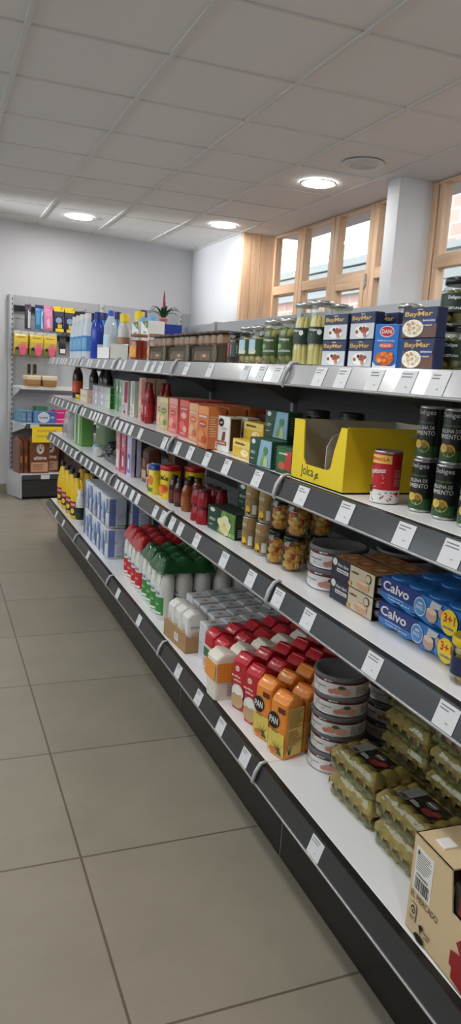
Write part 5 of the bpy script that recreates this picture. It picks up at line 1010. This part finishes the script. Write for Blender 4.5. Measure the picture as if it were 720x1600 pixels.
for s, n_, l_ in ((.815, .19, 'left'), (.973, .19, 'middle'), (1.115, .19, 'right')): wput(GL, s, n_, 1.405, 'yellow rubber glove pack with pink hand, %s of three hanging' % l_, 'rubber glove packs')
for s, n_, l_ in ((.835, .15, 'left'), (.975, .15, 'middle')): wput(GL, s + .01, n_, 1.408, 'rubber glove pack hanging directly behind the %s front pack' % l_, 'rubber glove packs')
P = hang('toothbrush_pack', .062, .235, C(50, 50, 60), lambda g, w, h: g.rect(-w * .05, w * .12, .01, h * .8, WHITE).rect(w * .2, w * .34, .01, h * .7, PAPER).rect(-w * .45, w * .45, h * .78, h * .86, C(110, 90, 120)), headm=C(90, 70, 100)); wput(P, .885, .19, 1.66, 'slim black and white pack hanging at the left on the wall unit')
P = hang('blue_brush_pack', .085, .235, C(60, 130, 180, .3), lambda g, w, h: g.poly([(w * .2, .01), (w * .45, .01), (w * .3, h * .5), (w * .45, h * .8), (w * .2, h * .7)], C(190, 210, 220)).rect(-w * .4, w * .0, h * .2, h * .7, C(90, 160, 206)), headm=C(50, 50, 110)); wput(P, 1.0, .19, 1.665, 'light blue pack hanging left of the pink pack')
P = hang('pink_sponge_pack', .09, .235, C(216, 130, 170, .3), lambda g, w, h: g.poly([(-w * .1, .02), (w * .3, h * .1), (w * .1, h * .5), (-w * .2, h * .4)], C(240, 180, 206)).ell(0, h * .65, w * .3, h * .12, C(230, 150, 190)), headm=C(226, 140, 180)); wput(P, 1.09, .19, 1.668, 'pink pack hanging right of the light blue pack')
P = hang('scourer_pack', .11, .245, C(30, 34, 70), lambda g, w, h: g.rect(-w * .48, w * .48, h * .8, h * .98, YEL).rect(-w * .3, w * .48, 0, h * .12, YEL).ell(0, h * .45, w * .3, h * .12, C(150, 160, 190)).rect(-w * .1, w * .3, h * .14, h * .3, C(220, 190, 60)), headm=YEL)
wput(P, 1.20, .19, 1.66, 'navy pack with yellow header hanging right of the pink pack', 'navy yellow packs'); wput(P, 1.33, .16, 1.66, 'navy pack with yellow header hanging behind the purple boxes', 'navy yellow packs')
P = hang('black_clip_pack', .07, .18, C(30, 30, 34), lambda g, w, h: g.rect(-w * .4, w * .4, .01, h * .3, PAPER)); wput(P, 1.255, .17, 1.44, 'small black pack hanging right of the glove packs')
for s, l_ in ((1.42, 'left'), (1.53, 'right')):
    if s == 1.42: P = hang('dark_purple_pack', .09, .30, C(50, 30, 60), lambda g, w, h: g.rect(-w * .3, w * .3, h * .2, h * .5, C(110, 60, 110)))
    wput(P, s, .17, 1.56, 'dark purple pack hanging on the wall unit, %s one behind the bottles' % l_, 'dark purple hanging packs')
# baskets
def basket():
    W_, D_, H_ = .155, .11, .105; wick = mat('woven_straw', (176, 130, 80), .8, var=.2, scale=90, bump=.8); clo = mat('cream_cotton', (222, 208, 180), .9, var=.05, scale=120, bump=.4)
    g = G(); g.loft([(0, W_ * .44, D_ * .44, 0, D_ / 2), (.01, W_ * .46, D_ * .46, 0, D_ / 2), (.06, W_ * .49, D_ * .49, 0, D_ / 2), (.075, W_ * .5, D_ * .5, 0, D_ / 2)], wick, 36, 5)
    q = G()
    for k in range(15):
        x = (k - 7) * W_ * .06; q.tube([(x, -.0 + .006, .004), (x, .001, .03), (x, -.001, .066)], .0032, C(206, 160, 100, .8), 6)
    for z in (.02, .038, .056): q.tube([(-W_ * .46, .002, z), (W_ * .46, .002, z)], .0028, C(150, 104, 60, .8), 6)
    c = G(); lv = []
    for z, s in ((.062, 1.02), (.07, 1.05), (.09, 1.06), (.104, 1.03), (.106, .98), (.100, .93), (.08, .90)): lv.append((z, W_ * .5 * s, D_ * .5 * s, 0, D_ / 2))
    c.loft(lv, clo, 36, 5); return Proto('lined_basket', 'basket', [('woven_body', g), ('weave', q), ('cloth_lining', c)])
B = basket(); wput(B, .915, .29, 1.112, 'woven basket with cream lining and wooden brushes inside'); wput(B, 1.085, .29, 1.112, 'woven basket with cream lining, beside the basket of brushes')
g = G().box(-.022, .022, -.008, .008, 0, .15, C(176, 146, 104), .006); b_ = G().box(-.014, .014, -.016, -.008, .05, .145, BLACK)
P = Proto('wooden_brush', 'brush', [('handle', g), ('bristles', b_)]); 
for k, (ds, tl) in enumerate(((-.035, -4), (.025, 6))): wput(P, .915 + ds, .24, 1.182, 'wooden brush with dark bristles in the left basket, %s one' % ('left', 'right')[k], 'wooden brushes')
# tissue boxes, pink boxes, blue box on the shelf
def scot(g, w, h): g.rect(-w * .48, w * .48, h * .06, h * .94, C(70, 100, 170)).rect(-w * .48, -w * .3, h * .06, h * .94, C(90, 140, 180)).ell(-w * .06, h * .5, w * .27, h * .44, PAPER).ell(-w * .06, h * .5, w * .24, h * .38, C(206, 210, 220)).text('Scottex', -w * .06, h * .5, h * .17, NAVY, w * .42, True, 0, .15).ell(w * .34, h * .5, w * .08, h * .12, C(170, 180, 220))
P = box('tissue_box', 'box', .225, .09, .118, C(90, 130, 176), scot, .003); wput(P, .996, .395, .7565, 'blue tissue box with white oval, facing forward on the wall shelf')
P = box('tissue_box', 'box', .052, .20, .120, C(100, 150, 176), lambda g, w, h: g.rect(-w * .4, w * .4, h * .1, h * .9, C(80, 110, 150)).lines(-w * .3, w * .3, h * .2, h * .8, 5, C(170, 200, 214)), .003)
for s, l_ in ((.742, 'first'), (.80, 'second')): wput(P, s + .05, .36, .7565, 'narrow end of a blue tissue box, %s left of the facing box' % l_, 'tissue boxes seen end on')
P = box('pink_box', 'box', .165, .10, .066, C(216, 30, 120), lambda g, w, h: g.ell(w * .32, h * .5, w * .15, h * .4, PAPER).ell(w * .32, h * .5, w * .05, h * .2, LGRN).scrib('compresas', -w * .15, h * .6, h * .2, C(250, 200, 226), w * .45), .003)
for k in range(2): wput(P, 1.195, .36, .7565 + .0665 * k, 'bright pink box with white oval, %s of two beside the tissue box' % ('lower', 'upper')[k], 'bright pink boxes')
P = box('blue_box', 'box', .08, .10, .15, C(30, 50, 120), lambda g, w, h: g.rect(-w * .3, w * .3, h * .2, h * .4, C(90, 120, 200))); wput(P, 1.325, .36, .7565, 'dark blue box right of the pink boxes on the wall shelf'); 
P = box('green_box', 'box', .12, .10, .155, C(60, 120, 90)); wput(P, 1.02, .25, .7565, 'green topped box behind the facing tissue box')
SIGN = C(246, 216, 40, .7); g = G().box(-.155, .155, -.0015, .0015, 0, .155, SIGN); p = G().face(F_front(-.0017)); p.scrib('OFERTA', 0, .115, .034, C(226, 170, 40), .2).scrib('PAPEL 2,95', 0, .062, .028, C(206, 170, 60), .22)
P = Proto('yellow_paper_sign', 'sign', [('paper_sheet', g), ('print', p)]); wput(P, .998, .452, .575, 'bright yellow paper sign hanging from the wall shelf edge')
# dog food bags
DOGM = C(120, 68, 36, .28, coat=.4, bump=.6)
def dogf(g, w, h): g.rect(-w * .46, w * .40, h * .05, h * .30, C(206, 156, 122)).lines(-w * .4, w * .2, h * .09, h * .26, 4, BRN).text('ultima', 0, h * .42, h * .10, WHITE, w * .66, True).ell(0, h * .66, w * .2, h * .14, C(214, 206, 196)).ell(-w * .08, h * .72, w * .05, h * .09, C(180, 166, 150)).ell(w * .08, h * .72, w * .05, h * .09, C(180, 166, 150)).ell(0, h * .63, w * .05, h * .03, BLACK).rect(-w * .46, w * .46, h * .78, h * .86, C(150, 90, 50))
DG = bag('dog_food_bag', .20, .085, .375, DOGM, dogf); wput(DG, .955, .385, .2565, 'brown pet food bag facing forward on the base of the wall unit')
DS = bag('dog_food_bag', .045, .20, .36, DOGM, lambda g, w, h: g.rect(-w * .3, w * .3, h * .1, h * .7, C(86, 50, 30)).rect(-w * .3, w * .1, h * .3, h * .5, C(170, 110, 60)))
for s, l_ in ((.735, 'first'), (.783, 'second')): wput(DS, s + .04, .36, .2565, 'brown pet food bag turned side on, %s left of the facing bag' % ('second', 'first')[l_ == 'second'], 'pet food bags turned side on')
wput(DG, 1.10, .29, .2565, 'darker pet food bag set back, right of the facing bag')
TB = G(); TB.box(-.13, .13, 0, .2, 0, .17, film('smoked_tub', (70, 62, 60), .75, .15), .01); ct = G().ball((-.02, .1, .08), (.08, .07, .06), C(140, 60, 44), 12, 8); l = G().box(-.132, .132, -.002, .202, .165, .18, C(60, 60, 62, .3), .004)
P = Proto('smoked_tub', 'tub', [('tub_body', TB), ('contents', ct), ('lid', l)])
for k in range(2): wput(P, 1.345, .38, .2565 + .182 * k, 'dark clear tub with reddish contents, %s of two behind the yellow jugs' % ('lower', 'upper')[k], 'dark clear tubs')
